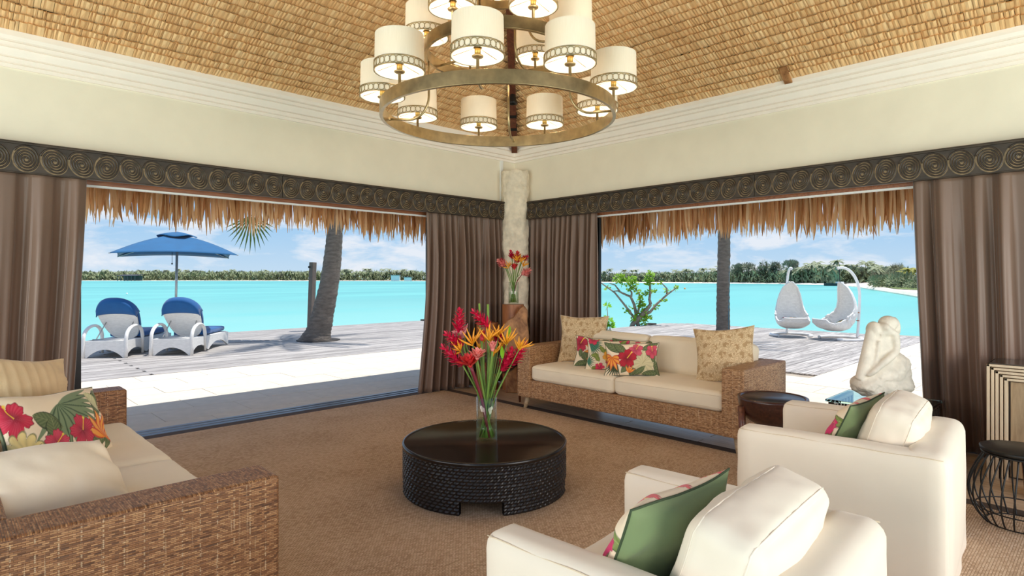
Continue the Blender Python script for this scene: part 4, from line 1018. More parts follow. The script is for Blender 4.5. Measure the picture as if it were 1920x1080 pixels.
for i in range(len(co)):
    p = co[i]; rock = min(1, max(0, (.136 + (p[0] + .25) * .685 - .02 - (p[2] - zmin)) / .04)); rock = max(rock, min(1, max(0, (.10 - (p[2] - zmin)) / .03)))
    d = (.016 * nz(p[0], p[1], p[2], 13) + .012 * abs(nz(p[0], p[1], p[2] + 3, 30))) * rock + .002 * nz(p[0], p[1], p[2], 9)
    n = Vector((p[0], p[1] * 3, p[2] - .3)).normalized(); co[i] = p + np.array(n) * d
co[:, 2] -= co[:, 2].min(); me.vertices.foreach_set('co', co.ravel()); me.update(); me.materials.clear(); me.materials.append(MAT['statue'])
me.name = 'stone_sculpture'; o = bpy.data.objects.new('stone_sculpture', me); COL.objects.link(o); o.location = (5.78, 1.42, gh); o.rotation_euler = (0, 0, YAW - PI / 2)
tag(o, 'pale carved stone sculpture of an embracing pair rising from rough rock', 'sculpture')

# ------------------------------------------------------------------ wooden stumps in the corner
def stump(label, loc, r, h, seed, sx=1):
    t = thing('stump_pedestal', label, 'pedestal', loc); m = MB()
    def fn(u, v):
        an = 2 * PI * u; rr = r * (1 + .035 * math.sin(3 * an + seed) + .02 * math.sin(5 * an + seed * 2) + .02 * nz(math.cos(an), math.sin(an), v * 2 + seed, 1.5)); return (rr * math.cos(an) * sx, rr * math.sin(an), h * v)
    m.grid(fn, 40, 10); m.build('trunk', MAT['stump'], t)
    m = MB(); m.add([fn(k / 40, 1) for k in range(40)], [list(range(40))]); m.build('top', MAT['stump'], t); return t
stump('tall turned wooden stump carrying the second vase of flowers', (5.66, 5.75, 0), .145, 1.15, 1)
stump('shorter wooden stump to the left of the tall one, before the curtain', (5.42, 6.02, 0), .15, .90, 4)
t = thing('burl_pedestal', 'stump with an irregular burl slab cut to a slanting point', 'pedestal', (5.50, 5.56, 0), YAW - PI / 2)
out = [(-.13, 0), (.15, 0), (.16, .35), (.17, .60), (.19, .74), (.165, .92), (.17, 1.08), (.12, 1.15), (.06, 1.10), (-.02, 1.00), (-.10, .95), (-.15, .90), (-.15, .74), (-.12, .55), (-.13, .3)]
m = MB(); n = len(out); fr = [(x, -.05 + .01 * math.sin(i * 2), z) for i, (x, z) in enumerate(out)]; bk = [(x * .95, .06, z * .99) for x, z in out]
m.add(fr + bk, [list(range(n)), list(range(n, 2 * n))[::-1]] + [(i, n + i, n + (i + 1) % n, (i + 1) % n) for i in range(n)]); m.build('slab', MAT['burl'], t, bevel=.02, seg=3)
# ------------------------------------------------------------------ chandelier
CH = Vector((2.87, 3.07, 0))
t = thing('chandelier', 'three-tiered brass ring chandelier with white drum shades hanging over the coffee table', 'chandelier', (CH.x, CH.y, 2.61))
def ringband(R, z0, z1, th=.022):
    m = MB(); m.lathe([(R - th, z0), (R, z0), (R, z1), (R - th, z1), (R - th, z0)], 96, smooth=False); return m
rings = [(.82, 0.0, .085), (.52, .445, .525), (.25, .90, .96)]
for R, z0, z1 in rings: ringband(R, z0, z1).build('ring', MAT['brass'], t, bevel=.002)
def shade_meshes(r=.152, h=.225):
    m = MB(); m.lathe([(r, .0), (r - .004, h)], 48); m.lathe([(r - .005, h), (r - .0035, .0)], 48); m.lathe([(r - .004, h), (r - .005, h)], 48); a = m.mesh('shade', MAT['linen'])
    m = MB()
    for z in (.002, .052): m.lathe([(r + .0005, z - .003), (r + .005, z - .003), (r + .005, z + .003), (r + .0005, z + .003), (r + .0005, z - .003)], 64)
    n = 26
    for k in range(n):
        an = 2 * PI * k / n; pts = []
        for q in range(14):
            b = 2 * PI * q / 14; aa = an + .0195 * math.cos(b) / r * 1.0; pts.append(((r + .003) * math.cos(aa), (r + .003) * math.sin(aa), .027 + .0205 * math.sin(b)))
        m.tube(pts, .0024, 5, closed=True)
    b = m.mesh('ring_band', MAT['brass'])
    m = MB()
    for k in range(3):
        an = k * 2 * PI / 3; m.tube([(.02 * math.cos(an), .02 * math.sin(an), .05), ((r - .004) * math.cos(an), (r - .004) * math.sin(an), .02)], .002, 5)
    m.lathe([(.026, .05), (.018, .055), (.018, .075), (.026, .07)], 16); sp_ = m.mesh('spider', MAT['brass'])
    m = MB(); m.lathe([(.0001, -.075), (.009, -.075), (.009, -.012), (.014, -.010), (.032, -.004), (.034, .004), (.012, .008), (.010, .016), (.0001, .016)], 20); st = m.mesh('stem', MAT['brass'])
    m = MB(); m.lathe([(.0001, .012), (.018, .012), (.018, .06), (.0001, .06)], 16); so = m.mesh('socket', MAT['socket'])
    m = MB(); m.ball((0, 0, .095), (.026, .026, .036), 12, 8); bu = m.mesh('bulb', MAT['bulb'])
    return a, b, sp_, st, so, bu
SM = shade_meshes()
lampcount = 0
def lamp(ang, R, z):
    # ang measured from the direction towards the camera, turning to the camera's right
    global lampcount
    d = -FWD * math.cos(ang) + RGT * math.sin(ang); p = Vector((d.x * R, d.y * R, z))
    root = inst(SM[3], 'stem', t, p)
    for me, nm in ((SM[0], 'shade'), (SM[1], 'ring_band'), (SM[2], 'spider'), (SM[4], 'socket'), (SM[5], 'bulb')): inst(me, nm, root)
    pl = light('chandelier_light', 'POINT', CH + p + Vector((0, 0, 2.61 + .11)), 9.5, (1, .83, .62), shadow_soft_size=.035)
    lampcount += 1
for k in range(9): lamp(math.radians(-7 + 40 * k), .81, .085 + .072)
for k in range(6): lamp(math.radians(27 + 60 * k), .51, .525 + .072)
for k in range(3): lamp(math.radians(190 + 120 * k), .24, .96 + .072)
def dirv(a_): d = -FWD * math.cos(a_) + RGT * math.sin(a_); return Vector((d.x, d.y, 0))
for a_ in (172, 262, 352, 82):
    d = dirv(math.radians(a_)); m = MB()
    pts = [d * .505 + Vector((0, 0, .50)), d * .505 + Vector((0, 0, .25))]
    for k in range(9): u = k / 8 * PI / 2; pts.append(d * (.505 + .14 * (1 - math.cos(u))) + Vector((0, 0, .20 - .165 * math.sin(u))))
    pts.append(d * .805 + Vector((0, 0, .045))); m.tube(pts, .0085, 8); m.ball(d * .80 + Vector((0, 0, .045)), .014, 10, 6); m.build('hanger_rod', MAT['brass'], t)
for a_ in (60, 150, 240, 330):
    d = dirv(math.radians(a_)); m = MB(); pts = [d * .24 + Vector((0, 0, .93)), d * .24 + Vector((0, 0, .70))]
    for k in range(9): u = k / 8 * PI / 2; pts.append(d * (.24 + .14 * (1 - math.cos(u))) + Vector((0, 0, .64 - .15 * math.sin(u))))
    pts.append(d * .505 + Vector((0, 0, .485))); m.tube(pts, .0085, 8); m.build('hanger_rod', MAT['brass'], t)
    m = MB(); m.tube([d * .24 + Vector((0, 0, .93)), d * .2 + Vector((0, 0, 1.3)), Vector((0, 0, 1.7))], .008, 8); m.build('hanger_rod', MAT['brass'], t)
m = MB(); m.tube([(0, 0, 1.68), (0, 0, 3.56)], .014, 10); m.lathe([(.0001, 1.62), (.05, 1.64), (.06, 1.68), (.03, 1.73), (.0001, 1.74)], 20); m.build('suspension_rod', MAT['brass'], t)

# ------------------------------------------------------------------ flowers
def stemtube(m, p0, p1, r0, r1, bow, mat=0):
    p0, p1 = Vector(p0), Vector(p1); pts = []
    for k in range(9):
        u = k / 8; q = p0.lerp(p1, u); q.x += bow * math.sin(PI * u) ; pts.append(q)
    m.tube(pts, [r0 + (r1 - r0) * k / 8 for k in range(9)], 7, mat=mat); return pts
def petal(m, o, ax, out, L, W, curl, mat=0, n=4, cup=.3):
    """pointed petal from o along a direction mixing ax and out"""
    side = ax.cross(out).normalized(); vs = []; fs = []
    for i in range(n + 1):
        u = i / n; th = curl[0] + (curl[1] - curl[0]) * u
        if i == 0: c = Vector(o)
        else: c = c + (ax * math.cos(th) + out * math.sin(th)) * (L / n)
        nr = out * math.cos(th) - ax * math.sin(th); w = W * math.sin(PI * min(.97, .12 + .86 * u) ) ** .8
        vs += [c - side * w / 2 + nr * w * cup, c - nr * .0, c + side * w / 2 + nr * w * cup]
        if i: b = 3 * (i - 1); fs += [(b, b + 1, b + 4, b + 3), (b + 1, b + 2, b + 5, b + 4)]
    m.add(vs, fs, None, True, mat)
def axes(d):
    d = Vector(d).normalized(); a = d.orthogonal().normalized(); return d, a, d.cross(a)
class Bouquet:
    """local x = camera right, local z up, local y away; the vase stands at its origin"""
    def __init__(s, loc, vr, vh, water, where, seed, group):
        s.loc = Vector(loc); s.vr = vr; s.vh = vh; s.where = where; s.r = random.Random(seed); s.rz = YAW - PI / 2; s.group = group; s.k = 0; s.n = 0
        t = thing('glass_vase', 'clear cylindrical glass vase ' + where, 'vase', s.loc, s.rz)
        m = MB(); m.lathe([(.0001, 0), (vr - .004, 0), (vr, .004), (vr, vh - .002), (vr - .002, vh), (vr - .004, vh - .002), (vr - .004, .016), (.0001, .016)], 40); m.build('glass', MAT['glass'], t)
        m = MB(); m.lathe([(.0001, .017), (vr - .0045, .017), (vr - .0045, water), (.0001, water)], 40); m.build('water', MAT['water_vase'], t)
    def start(s):
        an = s.k * 2.4; s.k += 1; rr = (s.vr - .016) * math.sqrt((s.k % 9 + .5) / 9.5); return Vector((rr * math.cos(an), rr * math.sin(an), .028))
    def root(s, name, label, cat): return thing(name, label, cat, s.loc, s.rz, s.group)
    def base(s, hd):
        # rises from the bottom on the far side of the vase, leans out over the rim
        st = s.start(); st.x = -.45 * s.vr * max(-1, min(1, hd.x / .12)) + st.x * .45; st.y = st.y * .6 - .2 * s.vr * max(-1, min(1, hd.y / .1)); return st
    def stem(s, t, hd, r0=.0045, r1=.004, mat='stem', name='stem'):
        st = s.base(hd); lim = s.vr - .014; rim = Vector((max(-lim, min(lim, st.x + (hd.x - st.x) * .42)), max(-lim * .6, min(lim * .6, hd.y * .3)), s.vh))
        h = math.hypot(rim.x, rim.y)
        if h > lim: rim.x *= lim / h; rim.y *= lim / h
        pts = []
        for k in range(13):
            u = k / 12; a = st.lerp(rim, u); b = rim.lerp(hd, u); pts.append(st * (1 - u) ** 2 * 1 + rim * 2 * u * (1 - u) + hd * u * u if False else (st.lerp(rim, u * 2) if u <= .5 else rim.lerp(hd, u * 2 - 1)))
        for _ in range(2): pts = [pts[0]] + [(pts[i - 1] + pts[i] * 2 + pts[i + 1]) / 4 for i in range(1, 12)] + [pts[-1]]
        m = MB(); m.tube(pts, [r0 + (r1 - r0) * k / 12 for k in range(13)], 8); m.build(name, MAT[mat], t); return (pts[-1] - pts[-2]).normalized()
    def ginger(s, label, base, tip, mat='ginger', wide=1.0, smat='stem'):
        wide *= 1.22
        t = s.root('ginger_flower', label, 'flower'); base, tip = Vector(base), Vector(tip); s.stem(t, base, .0055, .006, smat)
        d, a, b = axes(tip - base); L = (tip - base).length; m = MB(); m.tube([base, base + d * L * .5, base + d * L * .92], [.010 * wide, .012 * wide, .003], 8); n = 34
        for i in range(n):
            u = i / n; an = i * 2.399; out = a * math.cos(an) + b * math.sin(an); k = (1 - .62 * u) * min(1, .5 + u * 3)
            petal(m, base + d * (L * .86 * u) + out * .006 * wide, d, out, .062 * k * wide, .030 * k * wide, (.55, 1.25 if u < .85 else .4), n=3, cup=.22)
        m.build('bracts', MAT[mat], t)
    def heliconia(s, label, c, size=.085, tilt=0, n=6):
        size *= .86
        t = s.root('heliconia_flower', label, 'flower'); c = Vector(c); d = s.stem(t, c, .004, .0035)
        m = MB()
        for i in range(n):
            u = (i + .5) / n; an = tilt + (-1.25 + 2.5 * u) + s.r.uniform(-.12, .12); L = size * s.r.uniform(.8, 1.2)
            v = Vector((math.sin(an), s.r.uniform(-.5, .5), math.cos(an))).normalized(); o = c + Vector((0, 0, -.012 + .022 * (i % 3) / 2))
            e, a, b = axes(v); bend = Vector((.0, 0, .018)) if abs(v.x) > .5 else Vector((.012, 0, 0))
            m.tube([o, o + v * L * .35 + bend * .2, o + v * L * .7 + bend * .6, o + v * L + bend * 1.2], [.0045, .0085, .0055, .0008], 6, flat=.6)
        for i in range(5):
            v = Vector((s.r.uniform(-.7, .7), s.r.uniform(-.6, .6), 1)).normalized(); m.tube([c, c + v * size * .45, c + v * size * .62], [.004, .0045, .001], 5)
        m.build('bracts', MAT['heliconia'], t)
    def torch(s, label, c, up, r, mat, smat='stem', open_=.7, n=22, stemr=.006):
        t = s.root('torch_ginger_flower', label, 'flower'); c, up = Vector(c), Vector(up); s.stem(t, c, stemr, stemr * 1.2, smat)
        d, a, b = axes(up); m = MB(); m.ball(c + d * r * .35, (r * .28, r * .28, r * .42), 10, 8)
        for i in range(n):
            u = i / n; an = i * 2.399; out = a * math.cos(an) + b * math.sin(an)
            petal(m, c + out * r * .10 * (1 - u) + d * r * .35 * u, d, out, r * (1.5 - .55 * u), r * .62 * (1 - .35 * u), (.95 * open_ * (1 - .6 * u) + .1, .15 + .9 * open_ * (1 - u)), n=4, cup=-.22)
        m.build('petals', MAT[mat], t)
    def blade(s, label, c, tip, w, mat='leaf'):
        t = s.root('leaf_spray', label, 'leaf'); c, tip = Vector(c), Vector(tip); s.stem(t, c, .004, .0035)
        d = (tip - c); L = d.length; d.normalize(); side = Vector((1, .2, 0)); side = (side - d * side.dot(d)).normalized(); m = MB(); petal(m, c, d, side.cross(d).normalized(), L, w, (-.05, .22), n=8, cup=.15); m.build('blade', MAT[mat], t)
    def cut(s, label, top, r=.0085):
        t = s.root('cut_stalk', label, 'stalk'); top = Vector(top); s.stem(t, top, r, r * .85)
bq = Bouquet((2.845, 3.165, .3385), .076, .318, .155, 'on the round black coffee table', 3, 'flowers in the coffee table vase')
g0 = 'red ginger '
bq.ginger(g0 + 'standing highest at the left of the coffee table bouquet', (-.198, -.02, .775), (-.186, -.02, .965))
bq.ginger(g0 + 'tilting left above the centre of the coffee table bouquet', (.022, .02, .81), (-.12, .03, .945))
bq.ginger(g0 + 'reaching out left, upper of the two in the coffee table bouquet', (-.165, -.03, .685), (-.31, -.03, .785))
bq.ginger(g0 + 'reaching furthest left and lowest in the coffee table bouquet', (-.165, -.06, .55), (-.335, -.06, .705))
bq.ginger(g0 + 'on the right of the coffee table bouquet, inner of the two', (.108, -.03, .505), (.195, -.02, .685))
bq.ginger(g0 + 'on the right of the coffee table bouquet, outer of the two', (.175, .03, .54), (.30, .04, .715))
bq.ginger(g0 + 'small, peeping out behind the middle of the coffee table bouquet', (.07, .08, .70), (.09, .09, .79), wide=.8)
bq.torch('large open red torch ginger on a dark red stalk in the coffee table vase', (-.105, -.10, .545), (-.25, -.35, 1), .075, 'redtorch', 'redstem', .95, 18, .0105)
bq.torch('salmon torch ginger bloom with petals spread beside the large red one', (-.062, -.12, .60), (.15, -.4, 1), .058, 'pink', open_=.75)
bq.torch('salmon torch ginger bloom closed like a tulip in the middle of the bouquet', (.045, -.11, .655), (.05, -.2, 1), .05, 'pink', open_=.4, n=16)
bq.torch('pale pink ginger bloom behind the orange heliconias on the left', (-.165, .03, .735), (-.4, -.2, .7), .07, 'palepink', open_=.9)
bq.torch('slim bright red bract rising behind the orange heliconias', (-.035, .0, .715), (.1, 0, 1), .055, 'redtorch', 'stem', .12, 8)
for lb, c, sz, tl in (('left of centre with long upright bracts', (-.095, -.07, .70), .125, -.15), ('in the centre under the tall green stalk', (.02, -.06, .735), .115, .15), ('right of centre, fanning widely', (.145, -.05, .70), .12, .1),
                      ('at the far right, bending outwards', (.235, -.04, .665), .12, .55), ('at the far left, pointing sideways', (-.18, -.05, .655), .10, -1.1), ('behind the tulip-shaped salmon bloom', (.085, .03, .75), .10, 0)):
    bq.heliconia('orange heliconia ' + lb + ' in the coffee table bouquet', c, sz, tl)
bq.blade('tall bright green pointed leaf at the right of the bouquet', (.145, .02, .70), (.165, .02, .82), .036); bq.blade('lower bright green leaf hanging among the right-hand stems', (.115, -.06, .60), (.108, -.08, .69), .028)
bq.cut('cut green stalk standing tallest, left of the pair above the bouquet', (-.055, .05, .98)); bq.cut('cut green stalk standing tallest, right of the pair above the bouquet', (.008, .04, .975), .010)
for i, (x, y, z) in enumerate(((-.05, -.02, .52), (.03, .03, .55), (.08, -.05, .50), (-.02, .06, .56), (.11, .02, .53), (.05, -.08, .48))): bq.heliconia('small orange heliconia low among the stems of the coffee table bouquet', (x, y + .05, z + .14), .06, (i - 3) * .2, 3)
bp = Bouquet((5.66, 5.75, 1.151), .070, .30, .16, 'on the tall wooden stump in the corner', 8, 'flowers in the corner vase')
cg = 'pink ginger '
bp.ginger(cg + 'leaning furthest left in the corner bouquet', (-.10, -.02, .52), (-.225, -.03, .60), 'pink', 1.25, 'stem'); bp.ginger('dark red ginger at the left of the corner bouquet', (-.13, .02, .56), (-.21, .02, .585), 'ginger', 1.1)
bp.ginger('dark red ginger standing highest in the corner bouquet', (-.02, .03, .62), (-.04, .03, .74), 'ginger', .9); bp.ginger(cg + 'standing upright at the centre of the corner bouquet', (.045, -.02, .56), (.06, -.02, .72), 'redtorch', 1.3)
bp.ginger('dark red ginger slanting right in the corner bouquet', (.12, .02, .60), (.20, .02, .66), 'ginger', .9); bp.ginger(cg + 'hanging out lowest at the right of the corner bouquet', (.11, -.06, .40), (.235, -.06, .475), 'pink', 1.25, 'redstem')
bp.torch('red torch ginger facing the room in the corner bouquet', (.01, -.08, .47), (0, -.3, 1), .06, 'redtorch'); bp.torch('pink torch ginger behind the centre of the corner bouquet', (.02, .05, .60), (.1, -.2, 1), .06, 'pink')
for lb, c, tl in (('at the left', (-.06, -.06, .50), -.5), ('high on the right', (.10, -.05, .58), .4), ('at the right edge', (.13, -.02, .52), .7), ('in the middle', (.05, -.08, .60), 0)): bp.heliconia('orange heliconia ' + lb + ' of the corner bouquet', c, .10, tl)
for i, (x, z) in enumerate(((-.03, .42), (.03, .45), (.07, .40))): bp.cut('thin green stem among the stalks of the corner bouquet', (x, .03, z), .004)
# ------------------------------------------------------------------ sun loungers on the deck
def lounger(label, loc, rz):
    # local +y points to the foot end; origin under the back edge
    t = thing('sun_lounger', label, 'sun lounger', loc, rz, 'sun loungers'); RW = MAT['rattan_white']; W, L = .70, 2.02
    # rear apron with an arch
    m = MB()
    def plate(pt, thick, ax):
        pass
    n = 24; vs = []; fs = []
    for th in (0, .03):
        for i in range(n + 1):
            u = i / n; x = -W / 2 - .04 + (W + .08) * u; zb = .16 * math.sin(PI * min(1, max(0, (u - .1) / .8))) ** .7 if .1 < u < .9 else 0
            vs += [(x, th, zb), (x * .96, th, .33)]
    o_ = 2 * (n + 1)
    for i in range(n):
        a = 2 * i; fs += [(a, a + 2, a + 3, a + 1), (o_ + a, o_ + a + 1, o_ + a + 3, o_ + a + 2), (a + 1, a + 3, o_ + a + 3, o_ + a + 1), (a, o_ + a, o_ + a + 2, a + 2)]
    m.add(vs, fs, [[(vs[k][0], vs[k][2]) for k in f] for f in fs]); m.build('rear_apron', RW, t)
    for s in (-1, 1):
        m = MB(); x = s * (W / 2); vs = []; fs = []; n = 30
        for th in (-.018, .018):
            for i in range(n + 1):
                u = i / n; y = .0 + L * u; top = .33 - .03 * u
                zb = .17 * math.sin(PI * min(1, u / .42)) ** .8 if u < .42 else (.17 * math.sin(PI * min(1, max(0, (u - .42) / .56))) ** .8)
                zb = max(0, min(zb, .16)) if u not in (0,) else 0
                vs += [(x + th, y, zb), (x + th, y, top)]
        o_ = 2 * (n + 1)
        for i in range(n):
            a = 2 * i; fs += [(a, a + 1, a + 3, a + 2), (o_ + a, o_ + a + 2, o_ + a + 3, o_ + a + 1), (a + 1, o_ + a + 1, o_ + a + 3, a + 3), (a, a + 2, o_ + a + 2, o_ + a)]
        m.add(vs, fs, [[(vs[k][1], vs[k][2]) for k in f] for f in fs]); m.build('side_panel', RW, t)
        m = MB(); pts = []   # looped arm
        for k in range(25):
            u = k / 24; an = PI * (1 - u); y = .38 - .36 * math.cos(PI * u) * (1 if u < .5 else .82); z = .30 + .30 * math.sin(PI * u) ** .75; pts.append((x + s * .03, y - .02, z))
        pts = [(x + s * .035, -.02, .0), (x + s * .035, 0, .18)] + pts + [(x + s * .03, .66, .02)]
        m.tube(pts, [.035] * 4 + [.036] * (len(pts) - 6) + [.028, .026], 10, flat=.75); m.build('arm', RW, t)
    m = MB(); m.box((0, L / 2, .30), (W - .04, L - .02, .03)); m.box((0, L - .02, .21), (W, .03, .18)); m.build('seat_deck', RW, t)
    lean = .62; hinge = Vector((0, .82, .33)); B = Matrix.Translation(hinge) @ Matrix.Rotation(lean, 4, 'X')    # local z up the back, tilted towards -y
    def outline(k):
        pts = []; hh = .86; N = 40
        for i in range(N):
            u = i / N; an = 2 * PI * u; c, s = math.cos(an), math.sin(an); x = math.copysign(abs(c) ** .55, c) * .33 * k; z = hh / 2 + math.copysign(abs(s) ** .6, s) * hh / 2 * k
            x *= (.80 + .26 * min(1, max(0, z / (hh * .62)))); pts.append((x, z))
        return pts
    m = MB(); p = outline(1); N = len(p); vs = [B @ Vector((x, .0, z)) for x, z in p] + [B @ Vector((x, -.03, z)) for x, z in p]
    m.add(vs, [list(range(N)), list(range(N, 2 * N))[::-1]], [[(p[i][0], p[i][1]) for i in range(N)], [(p[i][0], p[i][1]) for i in range(N)][::-1]]); m.add(vs, [(i, N + i, N + (i + 1) % N, (i + 1) % N) for i in range(N)], None, True)
    m.build('backrest', RW, t)
    m = MB(); m.tube([B @ Vector((x, -.022, z)) for x, z in p], .016, 8, closed=True); m.build('backrest_rim', RW, t)
    m = MB()
    for s in (-1, 1): m.tube([(s * .27, .22, .33), B @ Vector((s * .25, .01, .42))], .010, 6)
    m.tube([(-.33, .22, .335), (.33, .22, .335)], .012, 6); m.build('back_strut', MAT['alu'], t)
    # cushion: seat pad, back pad, head fold over the top of the backrest
    m = MB(); soft_box(m, (W - .08, 1.22, .11), .045, (0, 0, .008), 12, (0, 1.39, .385), wr=.005); m.build('seat_cushion', MAT['bluecush'], t)
    m = MB(); pc = outline(1.08); vs = []; fs = []
    for y, k in ((.005, .97), (.03, 1.0), (.075, .99), (.10, .9)): vs += [B @ Vector((x * k, y, .43 + (z - .43) * k)) for x, z in pc]
    for r_ in range(3): fs += [(r_ * N + i, r_ * N + (i + 1) % N, (r_ + 1) * N + (i + 1) % N, (r_ + 1) * N + i) for i in range(N)]
    m.add(vs, fs, None, True); m.add(vs[3 * N:], [list(range(N))]); m.build('back_cushion', MAT['bluecush'], t)
    m = MB()
    def hood(u, v):
        # folded flap behind the backrest top
        x = 2 * u - 1; f = max(0, 1 - abs(x) ** 2.6) ** .55; z0 = .60 + .05 * f - .02 * x * x; pk = .62 + .33 * f
        if v < .55: k = v / .55; y, z = -.062 - .015 * math.sin(PI * k), z0 + (pk - .04 - z0) * k
        elif v < .85: an = (v - .55) / .30 * PI; y, z = .02 - .082 * math.cos(an), pk - .04 + .06 * math.sin(an) * (.4 + .6 * f)
        else: k = (v - .85) / .15; y, z = .102, pk - .04 - (pk - .04 - z0) * k
        return B @ Vector((x * .375, y, z))
    m.grid(hood, 28, 22); o = m.build('head_fold', MAT['bluecush'], t); so = o.modifiers.new('s', 'SOLIDIFY'); so.thickness = .012
    return t
lg = lounger('white woven sun lounger with blue cushion, directly under the umbrella pole', (3.42, 13.12, GZ), math.radians(52) - PI / 2)
dup(lg, (2.40, 13.62, GZ), math.radians(52) - PI / 2 + .02, 'white woven sun lounger with blue cushion, nearer the left curtain')
# umbrella
t = thing('sun_umbrella', 'square blue canvas sun umbrella on a grey pole behind the loungers', 'umbrella', (3.87, 14.52, GZ))
m = MB(); m.tube([(-.02, 0, .0), (.03, 0, 2.5)], .026, 12); m.build('pole', MAT['alu'], t)
m = MB(); m.lathe([(.0001, 0), (.13, 0), (.13, .05), (.05, .07), (.04, .25), (.0001, .25)], 24); m.build('base', MAT['alu'], t)
D_ = 1.62; zz = 2.02; apx = Vector((.03, 0, 2.50)); ang0 = [math.radians(15), math.radians(105), math.radians(195), math.radians(285)]
cor = [(-FWD * math.sin(a) + RGT * math.cos(a)) * D_ + Vector((0, 0, zz)) for a in ang0]
m = MB()
for k in range(4):
    A, B_ = cor[k], cor[(k + 1) % 4]
    def fc(u, v, A=A, B_=B_):
        e = A.lerp(B_, u); e = e + (Vector((0, 0, .05)) - Vector((e.x, e.y, 0)) * .05) * math.sin(PI * u); q = e.lerp(apx, v); q.z += .055 * math.sin(PI * v) * (1 - .55 * math.sin(PI * u)); return q
    m.grid(fc, 16, 12)
o = m.build('canopy', MAT['blue'], t); so = o.modifiers.new('s', 'SOLIDIFY'); so.thickness = .004
m = MB()
def vent(u, v):
    an = 2 * PI * u; r = .36 * (1 - v); sq = 1 / max(abs(math.cos(an - .9)), abs(math.sin(an - .9))) ** .5; return (apx.x + r * sq * math.cos(an), r * sq * math.sin(an), 2.45 + .11 * v ** .7 + .022 * math.sin(an * 4) * (1 - v))
m.grid(vent, 48, 6); o = m.build('vent_cap', MAT['blue'], t); so = o.modifiers.new('s', 'SOLIDIFY'); so.thickness = .004
for c in cor:
    m = MB(); m.tube([apx + Vector((0, 0, -.10)), c + Vector((0, 0, .0))], .010, 6); m.build('rib', MAT['alu'], t)
m = MB(); q = Vector((0, 0, 0)) - RGT * .05 - FWD * .06; m.tube([q + Vector((0, 0, 2.1)), q + Vector((0, 0, 1.86))], .005, 6); m.ball(q + Vector((0, 0, 1.85)), .018, 8, 6); m.build('pull_cord', MAT['darkmetal'], t)

# ------------------------------------------------------------------ near palms, post, plumeria, plant
def frond(m, o, d, L, droop, w=.55, n=22, mat=0):
    """pinnate leaf: rachis + leaflets"""
    d = Vector(d).normalized(); pts = []; p = Vector(o); v = d.copy()
    for k in range(n + 1):
        pts.append(p.copy()); p = p + v * (L / n); v = (v + Vector((0, 0, -droop / n))).normalized()
    m.tube(pts, [.018 * (1 - .85 * k / n) for k in range(n + 1)], 5, mat=mat)
    vs = []; fs = []
    for k in range(2, n + 1):
        t_ = pts[min(n, k)] - pts[k - 1]; t_.normalize(); sd = t_.cross(Vector((0, 0, 1))); sd = sd.normalized() if sd.length > .05 else Vector((1, 0, 0)); u = k / n; ll = w * (math.sin(PI * min(1, .15 + .8 * u)) ** .6)
        for half in (0, .5):
            pp = pts[k - 1].lerp(pts[k], half)
            for s in (-1, 1):
                e = (sd * s * .8 + t_ * .7 + Vector((0, 0, -.25 - random.random() * .35))).normalized(); b = len(vs); pw = t_ * .018
                vs += [pp - pw, pp + pw, pp + e * ll * .6 + pw * .8 + Vector((0, 0, -.03 * ll)), pp + e * ll + Vector((0, 0, -.22 * ll))]; fs += [(b, b + 1, b + 2), (b, b + 2, b + 3)]
    m.add(vs, fs, None, False, mat)
def palm(label, loc, path, radii, seed, low=None):
    t = thing('coconut_palm', label, 'palm tree', loc); r = random.Random(seed); m = MB(); pts = []; rr = []
    N = 60
    for k in range(N + 1):
        u = k / N * (len(path) - 1); i = min(len(path) - 2, int(u)); f = u - i; a, b = Vector(path[i]), Vector(path[i + 1])
        p0 = Vector(path[max(0, i - 1)]); p3 = Vector(path[min(len(path) - 1, i + 2)])
        q = .5 * ((2 * a) + (b - p0) * f + (2 * p0 - 5 * a + 4 * b - p3) * f * f + (3 * a - p0 - 3 * b + p3) * f ** 3); pts.append(q)
        rd = radii[i] + (radii[i + 1] - radii[i]) * f; rr.append(rd * (1 + .05 * (k % 2) + r.uniform(-.025, .025)))
    m.tube(pts, rr, 18); m.build('trunk', MAT['trunk'], t); top = pts[-1]; cr = MB()
    for k in range(16):
        an = 2.4 * k + r.random() * .5; el = r.uniform(.1, .9); frond(cr, top, (math.cos(an), math.sin(an), el), r.uniform(2.3, 3.0), r.uniform(1.1, 1.8))
    if low:
        for d in low: frond(cr, top, d, 3.1, 2.2)
    cr.build('crown', MAT['frond'], t); return t
R3 = RGT
def rv(lat, z, dep=0): v = RGT * lat + FWD * dep; return (v.x, v.y, z)
pl = palm('leaning coconut palm with a flared base, growing through the deck beside a thin post', (6.86, 13.84, GZ - .1), [rv(-.08, 0), rv(.0, .30), rv(.12, .8), rv(.27, 1.5), rv(.36, 2.2), rv(.42, 3.0), rv(.45, 4.6, .2)], [.44, .30, .255, .225, .205, .185, .15], 4, None)
m = MB(); m.lathe([(.28, .10), (.52, .10), (.52, .115), (.28, .115)], 24); m.build('planting_hole', MAT['deck_base'], pl)
